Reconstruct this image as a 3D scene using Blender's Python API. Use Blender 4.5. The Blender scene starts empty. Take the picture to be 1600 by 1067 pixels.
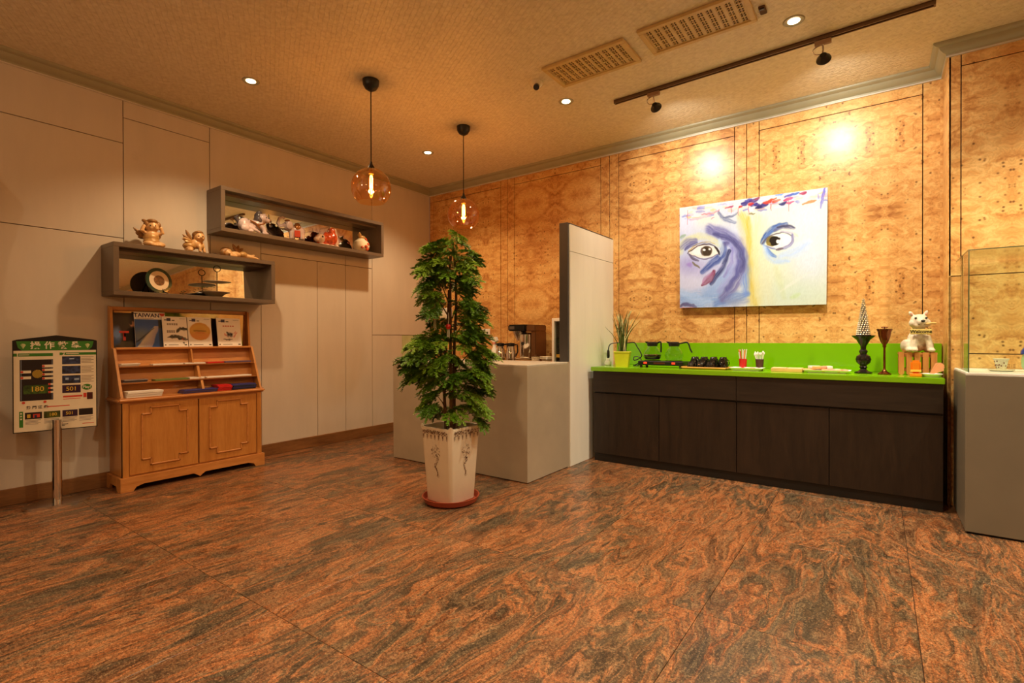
import bpy, bmesh, math, random
import numpy as np
from mathutils import Vector, Matrix, Euler
PI = math.pi
S = bpy.context.scene
COL = S.collection
R_ = random.Random(7)

# ------------------------------------------------------------------ camera, world, lights, exposure
cam = bpy.data.cameras.new('camera'); cam.sensor_width = 36.0; cam.lens = 36.0 * 794.5 / 1600.0
co = bpy.data.objects.new('camera', cam); COL.objects.link(co); S.camera = co
co.location = (0, 0, 1.2)
_F = Vector((-0.585, 0.811, -0.00487)).normalized(); _R0 = Vector((0.811, 0.585, 0)).normalized()
_R0 = (_R0 - _F * _R0.dot(_F)).normalized(); _U0 = _R0.cross(_F); _a = -0.00216
_Rr = math.cos(_a) * _R0 + math.sin(_a) * _U0; _Ur = -math.sin(_a) * _R0 + math.cos(_a) * _U0
co.matrix_world = Matrix(((_Rr.x, _Ur.x, -_F.x, 0), (_Rr.y, _Ur.y, -_F.y, 0), (_Rr.z, _Ur.z, -_F.z, 1.2), (0, 0, 0, 1)))
cam.clip_start = 0.05
w = bpy.data.worlds.new('world'); S.world = w; w.use_nodes = True
w.node_tree.nodes['Background'].inputs[0].default_value = (1, 0.75, 0.5, 1)
w.node_tree.nodes['Background'].inputs[1].default_value = 0.05
S.view_settings.view_transform = 'Standard'; S.view_settings.look = 'None'
S.view_settings.exposure = 0.0; S.view_settings.gamma = 1.0
S.view_settings.use_curve_mapping = False
try:
    S.cycles.max_bounces = 8; S.cycles.transparent_max_bounces = 16; S.cycles.sample_clamp_indirect = 4.0
    S.cycles.caustics_reflective = False; S.cycles.caustics_refractive = False
except Exception: pass

def spot(name, loc, target, power, color, cone=110, blend=0.8, r=0.03):
    l = bpy.data.lights.new(name, 'SPOT'); l.energy = power; l.color = color
    l.spot_size = math.radians(cone); l.spot_blend = blend; l.shadow_soft_size = r
    o = bpy.data.objects.new(name, l); COL.objects.link(o); o.location = loc
    o.rotation_euler = (Vector(target) - Vector(loc)).to_track_quat('-Z', 'Y').to_euler(); return o
def point(name, loc, power, color, r=0.05):
    l = bpy.data.lights.new(name, 'POINT'); l.energy = power; l.color = color; l.shadow_soft_size = r
    o = bpy.data.objects.new(name, l); COL.objects.link(o); o.location = loc; return o
XL, YB, ZC, ZK = -5.13, 5.14, 3.29, 3.205      # left wall, back wall, ceiling, crown bottom
XR, YF = 6.6, -3.6
WARM = (1.0, 0.75, 0.45); AMBER = (1.0, 0.54, 0.21); WARM2 = (1.0, 0.87, 0.60); SPOTC = (1.0, 0.93, 0.78)
DOWN_SEEN = [(-4.12, 2.11), (-4.10, 4.08), (-2.235, 3.92), (-0.456, 3.81)]
DOWN_MORE = [(-2.24, 2.0), (-2.24, 0.1), (-0.46, 1.9), (-0.46, 0.0), (1.35, 3.8), (1.35, 1.9), (1.35, 0.0),
             (-4.12, -1.8), (-2.24, -1.8), (-0.46, -1.9), (1.35, -1.9), (3.1, 3.8), (3.1, 1.9), (4.9, 3.8), (4.9, 1.9)]
DOWN_POWER = [110, 106, 90, 185, 112, 66, 135, 74, 270, 110, 60, 60, 40, 40, 40, 90, 90, 90, 90]
for (x, y), e in zip(DOWN_SEEN + DOWN_MORE, DOWN_POWER):
    spot('downlight_lamp', (x, y, ZC - 0.03), (x, y, 0), e, (1.0, 0.70, 0.38) if x < -3 else WARM if x < -1 else WARM2, 125, 0.7, 0.035)
PEND = [(-3.33, 2.675), (-3.318, 3.79)]
for x, y in PEND:
    point('pendant_lamp', (x, y, 2.455), 20, AMBER, 0.02)
for x in (-1.53, -0.315):
    spot('track_lamp', (x, 4.245, 3.175), (x + 0.10, YB, 2.2), 84, SPOTC, 146, 1.0, 0.03)
# unseen fill lamps, added out of view to brighten ceiling and walls
for x, y in ((-1.6, -1.4), (0.9, -1.2), (2.6, 1.5), (4.6, 2.6)):
    point('added_lamp', (x, y, 2.5), 24, AMBER, 0.12)
point('added_lamp', (-3.4, -2.0, 2.6), 36, WARM, 0.05)  # added unseen lamp, placed to throw the dart machine's shadow on the wall

# ------------------------------------------------------------------ helpers
def lin(c):
    c = np.asarray(c, float) / 255.0
    return np.where(c <= 0.04045, c / 12.92, ((c + 0.055) / 1.055) ** 2.4)
def rgba(c): return tuple(float(v) for v in lin(c)) + (1.0,)

class M:
    def __init__(s): s.bm = bmesh.new()
    def box(s, x0, y0, z0, x1, y1, z1, bev=0.0, seg=1):
        b = bmesh.new(); bmesh.ops.create_cube(b, size=1.0)
        for v in b.verts:
            v.co = ((x0 + x1) / 2 + v.co.x * (x1 - x0), (y0 + y1) / 2 + v.co.y * (y1 - y0), (z0 + z1) / 2 + v.co.z * (z1 - z0))
        if bev: bmesh.ops.bevel(b, geom=b.edges[:], offset=bev, segments=seg, affect='EDGES')
        return s._add(b)
    def _add(s, b, mat=None):
        if mat is not None: bmesh.ops.transform(b, matrix=mat, verts=b.verts)
        me = bpy.data.meshes.new('tmp'); b.to_mesh(me); b.free(); s.bm.from_mesh(me); bpy.data.meshes.remove(me); return s
    def lathe(s, prof, seg=24, c=(0, 0, 0), mat=None):
        b = bmesh.new(); rings = []
        for r, z in prof:
            if r < 1e-6: rings.append([b.verts.new((0, 0, z))])
            else: rings.append([b.verts.new((r * math.cos(2 * PI * i / seg), r * math.sin(2 * PI * i / seg), z)) for i in range(seg)])
        for A, B in zip(rings, rings[1:]):
            for i in range(seg):
                j = (i + 1) % seg
                if len(A) == 1 and len(B) == 1: break
                if len(A) == 1: b.faces.new((A[0], B[j], B[i]))
                elif len(B) == 1: b.faces.new((A[i], A[j], B[0]))
                else: b.faces.new((A[i], A[j], B[j], B[i]))
        bmesh.ops.recalc_face_normals(b, faces=b.faces)
        return s._add(b, (mat if mat is not None else Matrix.Translation(c)))
    def tube(s, pts, r, seg=8, cap=True):
        pts = [Vector(p) for p in pts]; n = len(pts); rr = r if isinstance(r, (list, tuple)) else [r] * n
        b = bmesh.new(); rings = []; up = None
        for i, p in enumerate(pts):
            t = (pts[min(i + 1, n - 1)] - pts[max(i - 1, 0)]).normalized()
            if up is None: up = Vector((0, 0, 1)) if abs(t.z) < 0.9 else Vector((1, 0, 0))
            a = t.cross(up).normalized(); c = a.cross(t).normalized(); up = c
            rings.append([b.verts.new(p + (a * math.cos(2 * PI * k / seg) + c * math.sin(2 * PI * k / seg)) * rr[i]) for k in range(seg)])
        for A, B in zip(rings, rings[1:]):
            for k in range(seg): b.faces.new((A[k], A[(k + 1) % seg], B[(k + 1) % seg], B[k]))
        if cap: b.faces.new(rings[0][::-1]); b.faces.new(rings[-1])
        bmesh.ops.recalc_face_normals(b, faces=b.faces)
        return s._add(b)
    def prism(s, pts, axis, a, b_):
        """polygon of (u,v): axis 'x' -> (y,z), 'y' -> (x,z), 'z' -> (x,y), extruded from a to b_"""
        def p3(u, v, t): return {'x': (t, u, v), 'y': (u, t, v), 'z': (u, v, t)}[axis]
        b = bmesh.new(); A = [b.verts.new(p3(u, v, a)) for u, v in pts]; B = [b.verts.new(p3(u, v, b_)) for u, v in pts]
        n = len(pts); b.faces.new(A); b.faces.new(B[::-1])
        for i in range(n): b.faces.new((A[i], B[i], B[(i + 1) % n], A[(i + 1) % n]))
        bmesh.ops.recalc_face_normals(b, faces=b.faces)
        return s._add(b)
    def ball(s, c, r, seg=14, rot=None):
        if not isinstance(r, (tuple, list)): r = (r, r, r)
        b = bmesh.new(); bmesh.ops.create_uvsphere(b, u_segments=seg, v_segments=max(6, seg // 2 + 1), radius=1.0)
        m = Matrix.Translation(c) @ (Euler(rot).to_matrix().to_4x4() if rot else Matrix.Identity(4)) @ Matrix.Diagonal((r[0], r[1], r[2], 1))
        return s._add(b, m)
    def poly(s, pts):
        s.bm.faces.new([s.bm.verts.new(p) for p in pts]); return s
    def mesh(s, smooth=None, mat=None):
        me = bpy.data.meshes.new('mesh')
        if mat is not None: bmesh.ops.transform(s.bm, matrix=mat, verts=s.bm.verts)
        s.bm.to_mesh(me); s.bm.free()
        if smooth:
            me.shade_smooth()
            try: me.set_sharp_from_angle(angle=math.radians(smooth))
            except Exception: pass
        return me
    def out(s, name, material, parent=None, smooth=35, world=False):
        if world and parent is not None:
            p = parent
            off = Vector((0, 0, 0))
            while p is not None: off += p.location; p = p.parent
            bmesh.ops.translate(s.bm, vec=-off, verts=s.bm.verts)
        return link(name, s.mesh(smooth), material, parent)
def link(name, me, material, parent=None):
    me.name = name; o = bpy.data.objects.new(name, me); COL.objects.link(o)
    if material is not None and len(me.materials) == 0: me.materials.append(material)
    if parent is not None: o.parent = parent
    return o
def thing(name, label, cat, loc=(0, 0, 0), rz=0.0, group=None):
    o = bpy.data.objects.new(name, None); COL.objects.link(o); o.empty_display_size = 0.05
    o.location = loc; o.rotation_euler = (0, 0, rz); o['label'] = label; o['category'] = cat
    if group: o['group'] = group
    return o
def tag(o, label, cat, group=None):
    o['label'] = label; o['category'] = cat
    if group: o['group'] = group
    return o
def struct(o): o['kind'] = 'structure'; return o
def dup(root, label=None, loc=None, rz=None, group=None):
    r = root.copy(); COL.objects.link(r)
    if loc is not None: r.location = loc
    if rz is not None: r.rotation_euler = (0, 0, rz)
    if label: r['label'] = label
    if group: r['group'] = group
    for ch in list(root.children):
        c = ch.copy(); COL.objects.link(c); c.parent = r
        for g in list(ch.children):
            d = g.copy(); COL.objects.link(d); d.parent = c
    return r
def evaluated(o):
    dg = bpy.context.evaluated_depsgraph_get(); dg.update()
    me = bpy.data.meshes.new_from_object(o.evaluated_get(dg)); return me
def blob(name, balls, material, parent, voxel=0.006, smooth=4, tubes=()):
    """one continuous surface grown round ellipsoids (c, r[, rot]) and tubes (pts, radii)"""
    m = M()
    for b in balls: m.ball(b[0], b[1], 14, b[2] if len(b) > 2 else None)
    for p, r in tubes: m.tube(p, r, 8)
    o = link('tmp', m.mesh(), None)
    md = o.modifiers.new('r', 'REMESH'); md.mode = 'VOXEL'; md.voxel_size = voxel
    sm = o.modifiers.new('s', 'SMOOTH'); sm.iterations = smooth; sm.factor = 0.5
    me = evaluated(o); bpy.data.objects.remove(o)
    me.shade_smooth()
    return link(name, me, material, parent)
def text_mesh(body, size, extrude=0.0, align='CENTER', bold=0.0):
    cu = bpy.data.curves.new('text', 'FONT'); cu.body = body; cu.size = size; cu.extrude = extrude
    cu.align_x = align; cu.align_y = 'CENTER'; cu.offset = bold; cu.resolution_u = 3
    o = bpy.data.objects.new('text', cu); COL.objects.link(o)
    me = evaluated(o); bpy.data.objects.remove(o); me.materials.clear()
    return me
def text(name, body, size, mat4, material, parent, bold=0.0, align='CENTER'):
    me = text_mesh(body, size, 0.0, align, bold); me.transform(mat4); return link(name, me, material, parent)

# ------------------------------------------------------------------ materials
class NT:
    def __init__(s, name):
        s.m = bpy.data.materials.new(name); s.m.use_nodes = True; s.t = s.m.node_tree; s.n = s.t.nodes
        s.b = s.n['Principled BSDF']; s.o = s.n['Material Output']
    def add(s, typ, ins=None, **kw):
        n = s.n.new(typ)
        for k, v in kw.items(): setattr(n, k, v)
        for k, v in (ins or {}).items(): s.put(n.inputs[k], v)
        return n
    def put(s, sock, v):
        if hasattr(v, 'links') and hasattr(v, 'is_output'): s.t.links.new(v, sock)
        else: sock.default_value = v
    def math(s, op, a, b=0.0, c=None):
        n = s.add('ShaderNodeMath', {0: a, 1: b}, operation=op)
        if c is not None: s.put(n.inputs[2], c)
        return n.outputs[0]
    def noise(s, vec, scale, detail=4.0, rough=0.55, dist=0.0):
        return s.add('ShaderNodeTexNoise', {'Vector': vec, 'Scale': scale, 'Detail': detail, 'Roughness': rough, 'Distortion': dist})
    def ramp(s, fac, stops, interp='LINEAR'):
        n = s.add('ShaderNodeValToRGB', {0: fac}); n.color_ramp.interpolation = interp; e = n.color_ramp.elements
        while len(e) < len(stops): e.new(0.5)
        for i, (p, c) in enumerate(stops): e[i].position = p; e[i].color = rgba(c) if len(c) == 3 else c
        return n.outputs[0]
    def mix(s, fac, a, b, blend='MIX'):
        n = s.add('ShaderNodeMix', data_type='RGBA', blend_type=blend)
        s.put(n.inputs[0], fac); s.put(n.inputs[6], a); s.put(n.inputs[7], b); return n.outputs[2]
    def vmath(s, op, a, b=None):
        n = s.add('ShaderNodeVectorMath', operation=op); s.put(n.inputs[0], a)
        if b is not None: s.put(n.inputs[1], b)
        return n.outputs[0]
    def bump(s, h, strength=0.3, dist=0.01):
        n = s.add('ShaderNodeBump', {'Height': h, 'Strength': strength, 'Distance': dist}); s.put(s.b.inputs['Normal'], n.outputs[0])
    def set(s, **kw):
        names = dict(color='Base Color', rough='Roughness', metal='Metallic', spec='Specular IOR Level', coat='Coat Weight', coatr='Coat Roughness',
                     trans='Transmission Weight', ior='IOR', emit='Emission Color', es='Emission Strength', alpha='Alpha', sss='Subsurface Weight')
        for k, v in kw.items(): s.put(s.b.inputs[names[k]], v)
        return s
    def pos(s): return s.add('ShaderNodeNewGeometry').outputs['Position']
    def obj(s): return s.add('ShaderNodeTexCoord').outputs['Object']
def plain(name, c, rough=0.5, metal=0.0, var=0.06, scale=8.0, spec=0.5, coat=0.0, bump=0.0):
    t = NT(name); base = rgba(c)
    nz = t.noise(t.obj(), scale, 3.0).outputs[0]
    lo = tuple(v * (1 - var * 2) for v in base[:3]) + (1,); hi = tuple(min(1, v * (1 + var)) for v in base[:3]) + (1,)
    t.set(color=t.ramp(nz, [(0.3, lo), (0.7, hi)]), rough=rough, metal=metal, spec=spec, coat=coat)
    if bump: t.bump(t.noise(t.obj(), scale * 12, 2.0).outputs[0], bump, 0.004)
    return t.m
def emissive(name, c, strength):
    t = NT(name); t.set(color=rgba(c), emit=rgba(c), es=strength); return t.m
def glass(name, tint=(255, 255, 255), refl=0.9, ior=1.45, rough=0.0, strength=1.0):
    t = NT(name); t.n.remove(t.b)
    lw = t.add('ShaderNodeLayerWeight', {'Blend': 0.5}).outputs['Facing']; f0 = ((ior - 1) / (ior + 1)) ** 2
    fr = t.math('ADD', f0, t.math('MULTIPLY', 1.0 - f0, t.math('POWER', lw, 5.0)))
    g = t.add('ShaderNodeBsdfGlossy', {'Color': (1, 1, 1, 1), 'Roughness': rough}); tr = t.add('ShaderNodeBsdfTransparent', {'Color': rgba(tint)})
    mx = t.add('ShaderNodeMixShader', {0: t.math('MULTIPLY', fr, refl)}); t.t.links.new(tr.outputs[0], mx.inputs[1]); t.t.links.new(g.outputs[0], mx.inputs[2])
    t.t.links.new(mx.outputs[0], t.o.inputs[0]); return t.m
def wood(name, light, dark, axis='y', scale=6.0, rough=0.4, spec=0.4, coat=0.0):
    t = NT(name); sc = {'x': (0.12, 1, 1), 'y': (1, 0.12, 1), 'z': (1, 1, 0.12)}[axis]
    v = t.vmath('MULTIPLY', t.obj(), sc)
    n1 = t.noise(v, scale * 4, 5.0, 0.6, 0.6).outputs[0]; n2 = t.noise(v, scale * 30, 2.0).outputs[0]
    f = t.math('ADD', t.math('MULTIPLY', n1, 0.75), t.math('MULTIPLY', n2, 0.25))
    t.set(color=t.ramp(f, [(0.32, dark), (0.68, light)]), rough=rough, spec=spec, coat=coat); return t.m

def granite():
    t = NT('granite'); rnd = t.add('ShaderNodeObjectInfo').outputs['Random']
    off = t.add('ShaderNodeCombineXYZ', {0: t.math('MULTIPLY', rnd, 0.5), 1: t.math('MULTIPLY', rnd, 0.8), 2: t.math('MULTIPLY', rnd, 0.35)}).outputs[0]
    p = t.vmath('ADD', t.pos(), off)
    # streaks run along the room with swirls folded into them
    mp = t.add('ShaderNodeMapping', {'Vector': p, 'Rotation': (0, 0, 0.14), 'Scale': (1.5, 0.46, 1.0)}).outputs[0]
    w1 = t.noise(mp, 1.5, 3.0, 0.55).outputs[1]; w2 = t.noise(mp, 5.5, 4.0, 0.6).outputs[1]
    wv = t.vmath('ADD', mp, t.vmath('MULTIPLY', t.vmath('SUBTRACT', w1, (0.5, 0.5, 0.5)), (1.75, 1.35, 0.5)))
    wv = t.vmath('ADD', wv, t.vmath('MULTIPLY', t.vmath('SUBTRACT', w2, (0.5, 0.5, 0.5)), (0.26, 0.22, 0.1)))
    a = t.noise(wv, 4.6, 7.0, 0.68, 0.5).outputs[0]
    b = t.noise(t.vmath('ADD', wv, (7.3, 2.1, 0)), 8.0, 7.0, 0.68, 0.6).outputs[0]
    sp = t.noise(t.pos(), 190.0, 2.0, 0.7).outputs[0]
    base = t.ramp(a, [(0.28, (66, 58, 50)), (0.40, (96, 80, 64)), (0.455, (130, 98, 72)), (0.49, (190, 116, 72)), (0.54, (196, 132, 88)), (0.57, (128, 98, 74)), (0.64, (104, 88, 70)), (0.70, (160, 118, 82)), (0.8, (120, 98, 78))])
    c3 = t.noise(t.vmath('ADD', mp, (1.3, 8.8, 0)), 1.6, 3.0, 0.6, 0.8).outputs[0]
    grey = t.ramp(t.math('ADD', t.math('MULTIPLY', b, 0.6), t.math('MULTIPLY', c3, 0.4)), [(0.44, (1, 1, 1, 1)), (0.52, (0, 0, 0, 1))])
    col = t.mix(t.math('MULTIPLY', grey, 0.6), base, rgba((98, 88, 74)))
    big = t.ramp(c3, [(0.48, (0, 0, 0, 1)), (0.58, (1, 1, 1, 1))])
    col = t.mix(t.math('MULTIPLY', big, 0.36), col, rgba((190, 122, 78)))
    thin = t.noise(t.vmath('MULTIPLY', wv, (1, 0.55, 1)), 20.0, 5.0, 0.66, 0.6).outputs[0]
    col = t.mix(0.75, col, t.ramp(thin, [(0.34, (112, 104, 98)), (0.46, (220, 214, 208)), (0.58, (255, 253, 250))]), 'MULTIPLY')
    tl_ = t.math('ABSOLUTE', t.math('SUBTRACT', thin, 0.56))
    col = t.mix(t.math('MULTIPLY', t.ramp(tl_, [(0.0, (1, 1, 1, 1)), (0.02, (0, 0, 0, 1))]), 0.35), col, rgba((212, 184, 144)))
    gr = t.noise(t.pos(), 75.0, 3.0, 0.75).outputs[0]
    col = t.mix(0.7, col, t.ramp(gr, [(0.38, (96, 92, 88)), (0.5, (220, 216, 210)), (0.58, (255, 253, 250))]), 'MULTIPLY')
    rid = t.math('ABSOLUTE', t.math('SUBTRACT', b, 0.56))
    vein = t.ramp(rid, [(0.0, (1, 1, 1, 1)), (0.014, (0, 0, 0, 1))])
    col = t.mix(t.math('MULTIPLY', vein, 0.4), col, rgba((190, 148, 104)))
    rid2 = t.math('ABSOLUTE', t.math('SUBTRACT', a, 0.47))
    col = t.mix(t.math('MULTIPLY', t.ramp(rid2, [(0.0, (1, 1, 1, 1)), (0.010, (0, 0, 0, 1))]), 0.5), col, rgba((44, 38, 33)))
    spk = t.ramp(sp, [(0.34, (96, 92, 88)), (0.5, (226, 220, 212)), (0.66, (255, 252, 246))])
    col = t.mix(0.8, col, spk, 'MULTIPLY')
    fl = t.ramp(t.noise(t.pos(), 120.0, 1.0).outputs[0], [(0.60, (0, 0, 0, 1)), (0.70, (1, 1, 1, 1))])
    col = t.mix(t.math('MULTIPLY', fl, 0.3), col, rgba((208, 168, 124)))
    t.set(color=col, rough=t.math('ADD', 0.24, t.math('MULTIPLY', sp, 0.16)), spec=0.35); return t.m
def burl(axis='x', light=(228, 184, 116), mid=(208, 152, 86), dark=(160, 100, 50), name='burl_veneer'):
    t = NT(name); sx = t.add('ShaderNodeSeparateXYZ', {0: t.pos()})
    u = sx.outputs[0 if axis == 'x' else 1]; z = sx.outputs[2]
    pu = t.math('PINGPONG', t.math('ADD', u, 20 * 0.693 + 1.002 + 0.0), 0.3465)
    pz = t.math('PINGPONG', t.math('ADD', z, 0.21), 0.61)
    cell = t.math('FLOOR', t.math('DIVIDE', t.math('ADD', u, 14.862), 1.386))
    v = t.add('ShaderNodeCombineXYZ', {0: pu, 1: t.math('MULTIPLY', cell, 3.7), 2: pz}).outputs[0]
    warp = t.noise(v, 5.0, 3.0).outputs[1]
    wv = t.vmath('ADD', v, t.vmath('MULTIPLY', t.vmath('SUBTRACT', warp, (0.5, 0.5, 0.5)), (0.22, 0.0, 0.16)))
    a = t.noise(t.vmath('MULTIPLY', wv, (0.75, 1, 1.35)), 13.0, 7.0, 0.66, 0.5).outputs[0]
    lo_ = t.noise(v, 3.2, 2.0).outputs[0]
    a = t.math('ADD', t.math('MULTIPLY', a, 0.72), t.math('MULTIPLY', lo_, 0.28))
    col = t.ramp(a, [(0.34, dark), (0.47, mid), (0.60, light), (0.75, (236, 192, 128))])
    fine = t.noise(wv, 60.0, 3.0, 0.6).outputs[0]
    col = t.mix(0.35, col, t.ramp(fine, [(0.3, (150, 130, 110)), (0.6, (255, 255, 255))]), 'MULTIPLY')
    vo = t.add('ShaderNodeTexVoronoi', {'Vector': v, 'Scale': 20.0, 'Randomness': 1.0})
    dens = t.noise(v, 4.0, 2.0).outputs[0]
    dot = t.math('MULTIPLY', t.ramp(vo.outputs['Distance'], [(0.09, (1, 1, 1, 1)), (0.21, (0, 0, 0, 1))]), t.ramp(dens, [(0.42, (0, 0, 0, 1)), (0.54, (1, 1, 1, 1))]))
    col = t.mix(t.math('MULTIPLY', dot, 0.8), col, rgba((84, 42, 16)))
    t.set(color=col, rough=0.34, spec=0.35); return t.m
def wallpaint(name, c, streak=True):
    t = NT(name); v = t.vmath('MULTIPLY', t.pos(), (1, 3.0, 0.6))
    n = t.noise(v, 2.2, 5.0, 0.6).outputs[0]; n2 = t.noise(t.pos(), 2.6, 6.0, 0.7).outputs[0]
    base = rgba(c)
    col = t.ramp(n, [(0.3, tuple(x * 0.93 for x in base[:3]) + (1,)), (0.7, base)])
    stain = t.ramp(n2, [(0.66, (0, 0, 0, 1)), (0.78, (1, 1, 1, 1))])
    col = t.mix(t.math('MULTIPLY', stain, 0.18), col, rgba((120, 100, 80)))
    t.set(color=col, rough=0.42, spec=0.3); t.bump(n, 0.05, 0.01); return t.m
def ceiling_paper():
    t = NT('ceiling_paper'); p = t.add('ShaderNodeMapping', {'Vector': t.pos(), 'Rotation': (0, 0, 0.5)}).outputs[0]
    w1 = t.noise(p, 9.0, 2.0).outputs[1]
    q = t.vmath('ADD', p, t.vmath('MULTIPLY', w1, (0.03, 0.03, 0)))
    br = t.add('ShaderNodeTexBrick', {'Vector': q, 'Scale': 16.0, 'Mortar Size': 0.035, 'Mortar Smooth': 1.0, 'Brick Width': 0.9, 'Row Height': 0.5, 'Bias': 0.0})
    n = t.noise(q, 30.0, 3.0).outputs[0]
    h = t.math('ADD', t.math('MULTIPLY', br.outputs['Fac'], -0.7), t.math('MULTIPLY', n, 0.8))
    col = t.ramp(n, [(0.3, (212, 198, 170)), (0.7, (232, 220, 194))])
    t.set(color=col, rough=0.4, spec=0.35); t.bump(h, 0.55, 0.016); return t.m

m_granite = granite(); m_grout = plain('grout', (66, 48, 36), 0.8)
m_burl = burl('x'); m_burl_side = burl('y', name='burl_veneer_side'); m_inlay = plain('dark_inlay', (48, 26, 12), 0.5)
m_wall = wallpaint('pale_wall_panel', (208, 196, 182)); m_gap = plain('panel_gap', (92, 66, 46), 0.8)
m_wall_white = wallpaint('white_partition_panel', (236, 230, 216))
m_ceil = ceiling_paper(); m_crown = plain('crown_cream', (158, 152, 124), 0.4, var=0.03)
m_crown_line = plain('crown_white_bead', (206, 198, 186), 0.35); m_dark = plain('dark_void', (12, 9, 7), 0.9)
m_base = wood('skirting_wood', (142, 98, 58), (104, 68, 38), 'y', 5, 0.4)
m_box = plain('taupe_lacquer', (104, 88, 74), 0.38, var=0.04); m_mirror = NT('mirror').set(color=(0.92, 0.92, 0.9, 1), metal=1.0, rough=0.02).m
m_oak = wood('honey_oak', (198, 138, 70), (172, 110, 48), 'z', 5, 0.36, coat=0.15)
m_oak_h = wood('honey_oak_along', (206, 142, 78), (172, 108, 52), 'y', 5, 0.36, coat=0.15)
m_oak_dark = wood('oak_edge', (168, 108, 56), (130, 80, 38), 'y', 5, 0.4)
m_wenge = wood('wenge', (46, 32, 22), (26, 17, 11), 'z', 5, 0.42)
m_wenge_h = wood('wenge_fascia', (46, 34, 25), (30, 21, 14), 'x', 5, 0.42)
m_kick = plain('black_plinth', (20, 14, 10), 0.5); m_green = plain('green_worktop', (122, 176, 8), 0.22, var=0.02, coat=0.3)
m_greenglass = plain('green_backsplash', (114, 172, 2), 0.16, var=0.02, coat=0.4)
m_grey = plain('grey_laminate', (170, 154, 132), 0.4, var=0.05, scale=3); m_greytop = plain('pale_counter_top', (200, 188, 172), 0.25)
m_metal_strip = plain('dark_metal_edge', (66, 62, 60), 0.45, 0.3); m_steel = NT('brushed_steel').set(color=(0.62, 0.58, 0.54, 1), metal=1.0, rough=0.22).m
m_chrome = NT('polished_chrome').set(color=(0.8, 0.77, 0.74, 1), metal=1.0, rough=0.07).m
m_black = plain('black_plastic', (16, 15, 15), 0.35); m_black_gloss = plain('black_gloss', (14, 12, 12), 0.1, coat=0.5)
m_white = plain('white_plastic', (232, 228, 220), 0.35, var=0.02); m_paper = plain('white_paper', (236, 230, 222), 0.55, var=0.02)
m_cream = plain('cream_ceramic', (226, 214, 186), 0.25, var=0.03, coat=0.3); m_terra = plain('terracotta_plastic', (150, 62, 36), 0.4)
m_soil = plain('dark_soil', (46, 32, 22), 0.9, var=0.3, scale=40); m_print = plain('brown_print', (92, 58, 36), 0.5)
m_trunk = plain('plant_bark', (128, 96, 58), 0.7, var=0.2, scale=30)
m_gold = plain('antique_gold_resin', (186, 142, 82), 0.42, 0.15, 0.12, 25); m_gold_dark = plain('bronze_hair_resin', (150, 106, 56), 0.5, 0.1, 0.2, 40)
m_skin = plain('warm_resin_skin', (212, 168, 116), 0.4, 0.05, 0.08, 20)
m_glass = glass('clear_glass', (246, 250, 246)); m_glass_edge = plain('glass_edge', (70, 96, 74), 0.15, coat=0.5)
m_amber = glass('amber_glass', (255, 222, 174), 1.0, 2.1)
m_red = plain('red_plastic', (196, 34, 26), 0.4); m_bulb = emissive('bulb_filament', (255, 190, 96), 34.0)
m_downled = emissive('downlight_lens', (255, 226, 178), 14.0)
m_orange = plain('orange_pack', (244, 132, 24), 0.35); m_brown = plain('brown_paper', (70, 40, 26), 0.5); m_bamboo = plain('bamboo', (214, 170, 98), 0.5)

# ------------------------------------------------------------------ the room
fl = struct(M().box(XL - 0.1, YF - 0.1, -0.06, XR + 0.1, YB + 0.1, -0.008).out('floor', m_grout))
TW, TH, GAP = 0.7665, 1.09, 0.0009
tile_mesh = {}
ix = -8
for ix in range(-6, 10):
    for iy in range(-6, 5):
        x0 = -0.635 + ix * TW; x1 = x0 + TW; y0 = 1.19 + iy * TH; y1 = y0 + TH
        cx0, cx1, cy0, cy1 = max(x0, XL), min(x1, XR), max(y0, YF), min(y1, YB)
        if cx1 - cx0 < 0.03 or cy1 - cy0 < 0.03: continue
        key = (round(cx1 - cx0, 3), round(cy1 - cy0, 3))
        if key not in tile_mesh:
            a, b = key[0] / 2 - GAP, key[1] / 2 - GAP
            tile_mesh[key] = M().box(-a, -b, -0.02, a, b, 0.0, 0.0012).mesh(); tile_mesh[key].materials.append(m_granite)
        o = link('floor_tile', tile_mesh[key], None, fl); o.location = ((cx0 + cx1) / 2, (cy0 + cy1) / 2, 0)
struct(M().box(XL - 0.1, YF - 0.1, ZC, XR + 0.1, YB + 0.1, ZC + 0.06).out('ceiling', m_ceil))

# left wall: dark substrate, pale panels with recessed joints
wl = struct(M().box(XL - 0.12, YF, 0, XL - 0.012, YB, ZC).out('wall_left', m_gap))
def lpanel(y0, y1, z0, z1):
    g = 0.0028
    M().box(XL - 0.016, y0 + g, z0 + g, XL, y1 - g, z1 - g, 0.001).out('wall_panel', m_wall, wl)
for y0, y1 in ((-3.6, -2.3), (-2.3, -1.0), (-1.0, 0.26), (0.26, 1.556)):
    for z0, z1 in ((0.1, 2.05), (2.05, 2.845), (2.845, 3.25)): lpanel(y0, y1, z0, z1)
for a in ((1.556, 2.235, 0.1, 3.06), (1.556, 2.235, 3.06, 3.25), (2.235, 2.722, 0.1, 2.25), (2.722, 3.366, 0.1, 2.08), (3.366, 3.739, 0.1, 2.08),
          (3.739, 4.13, 0.1, 2.08), (2.722, 3.739, 2.08, 2.25), (3.739, 4.13, 2.08, 2.25), (2.235, 4.13, 2.25, 3.25), (4.13, 5.14, 1.255, 3.25), (4.13, 4.62, 0.1, 1.255)):
    lpanel(*a)
bsp = struct(M().box(XL - 0.014, 4.622, 0.9, XL - 0.004, 5.14, 1.252).out('trim_1', plain('pale_green_glass', (190, 196, 150), 0.15, coat=0.4)))
struct(M().box(XL - 0.0, YF, 0, XL + 0.018, 4.62, 0.12, 0.003).out('baseboard_left', m_base))

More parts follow.
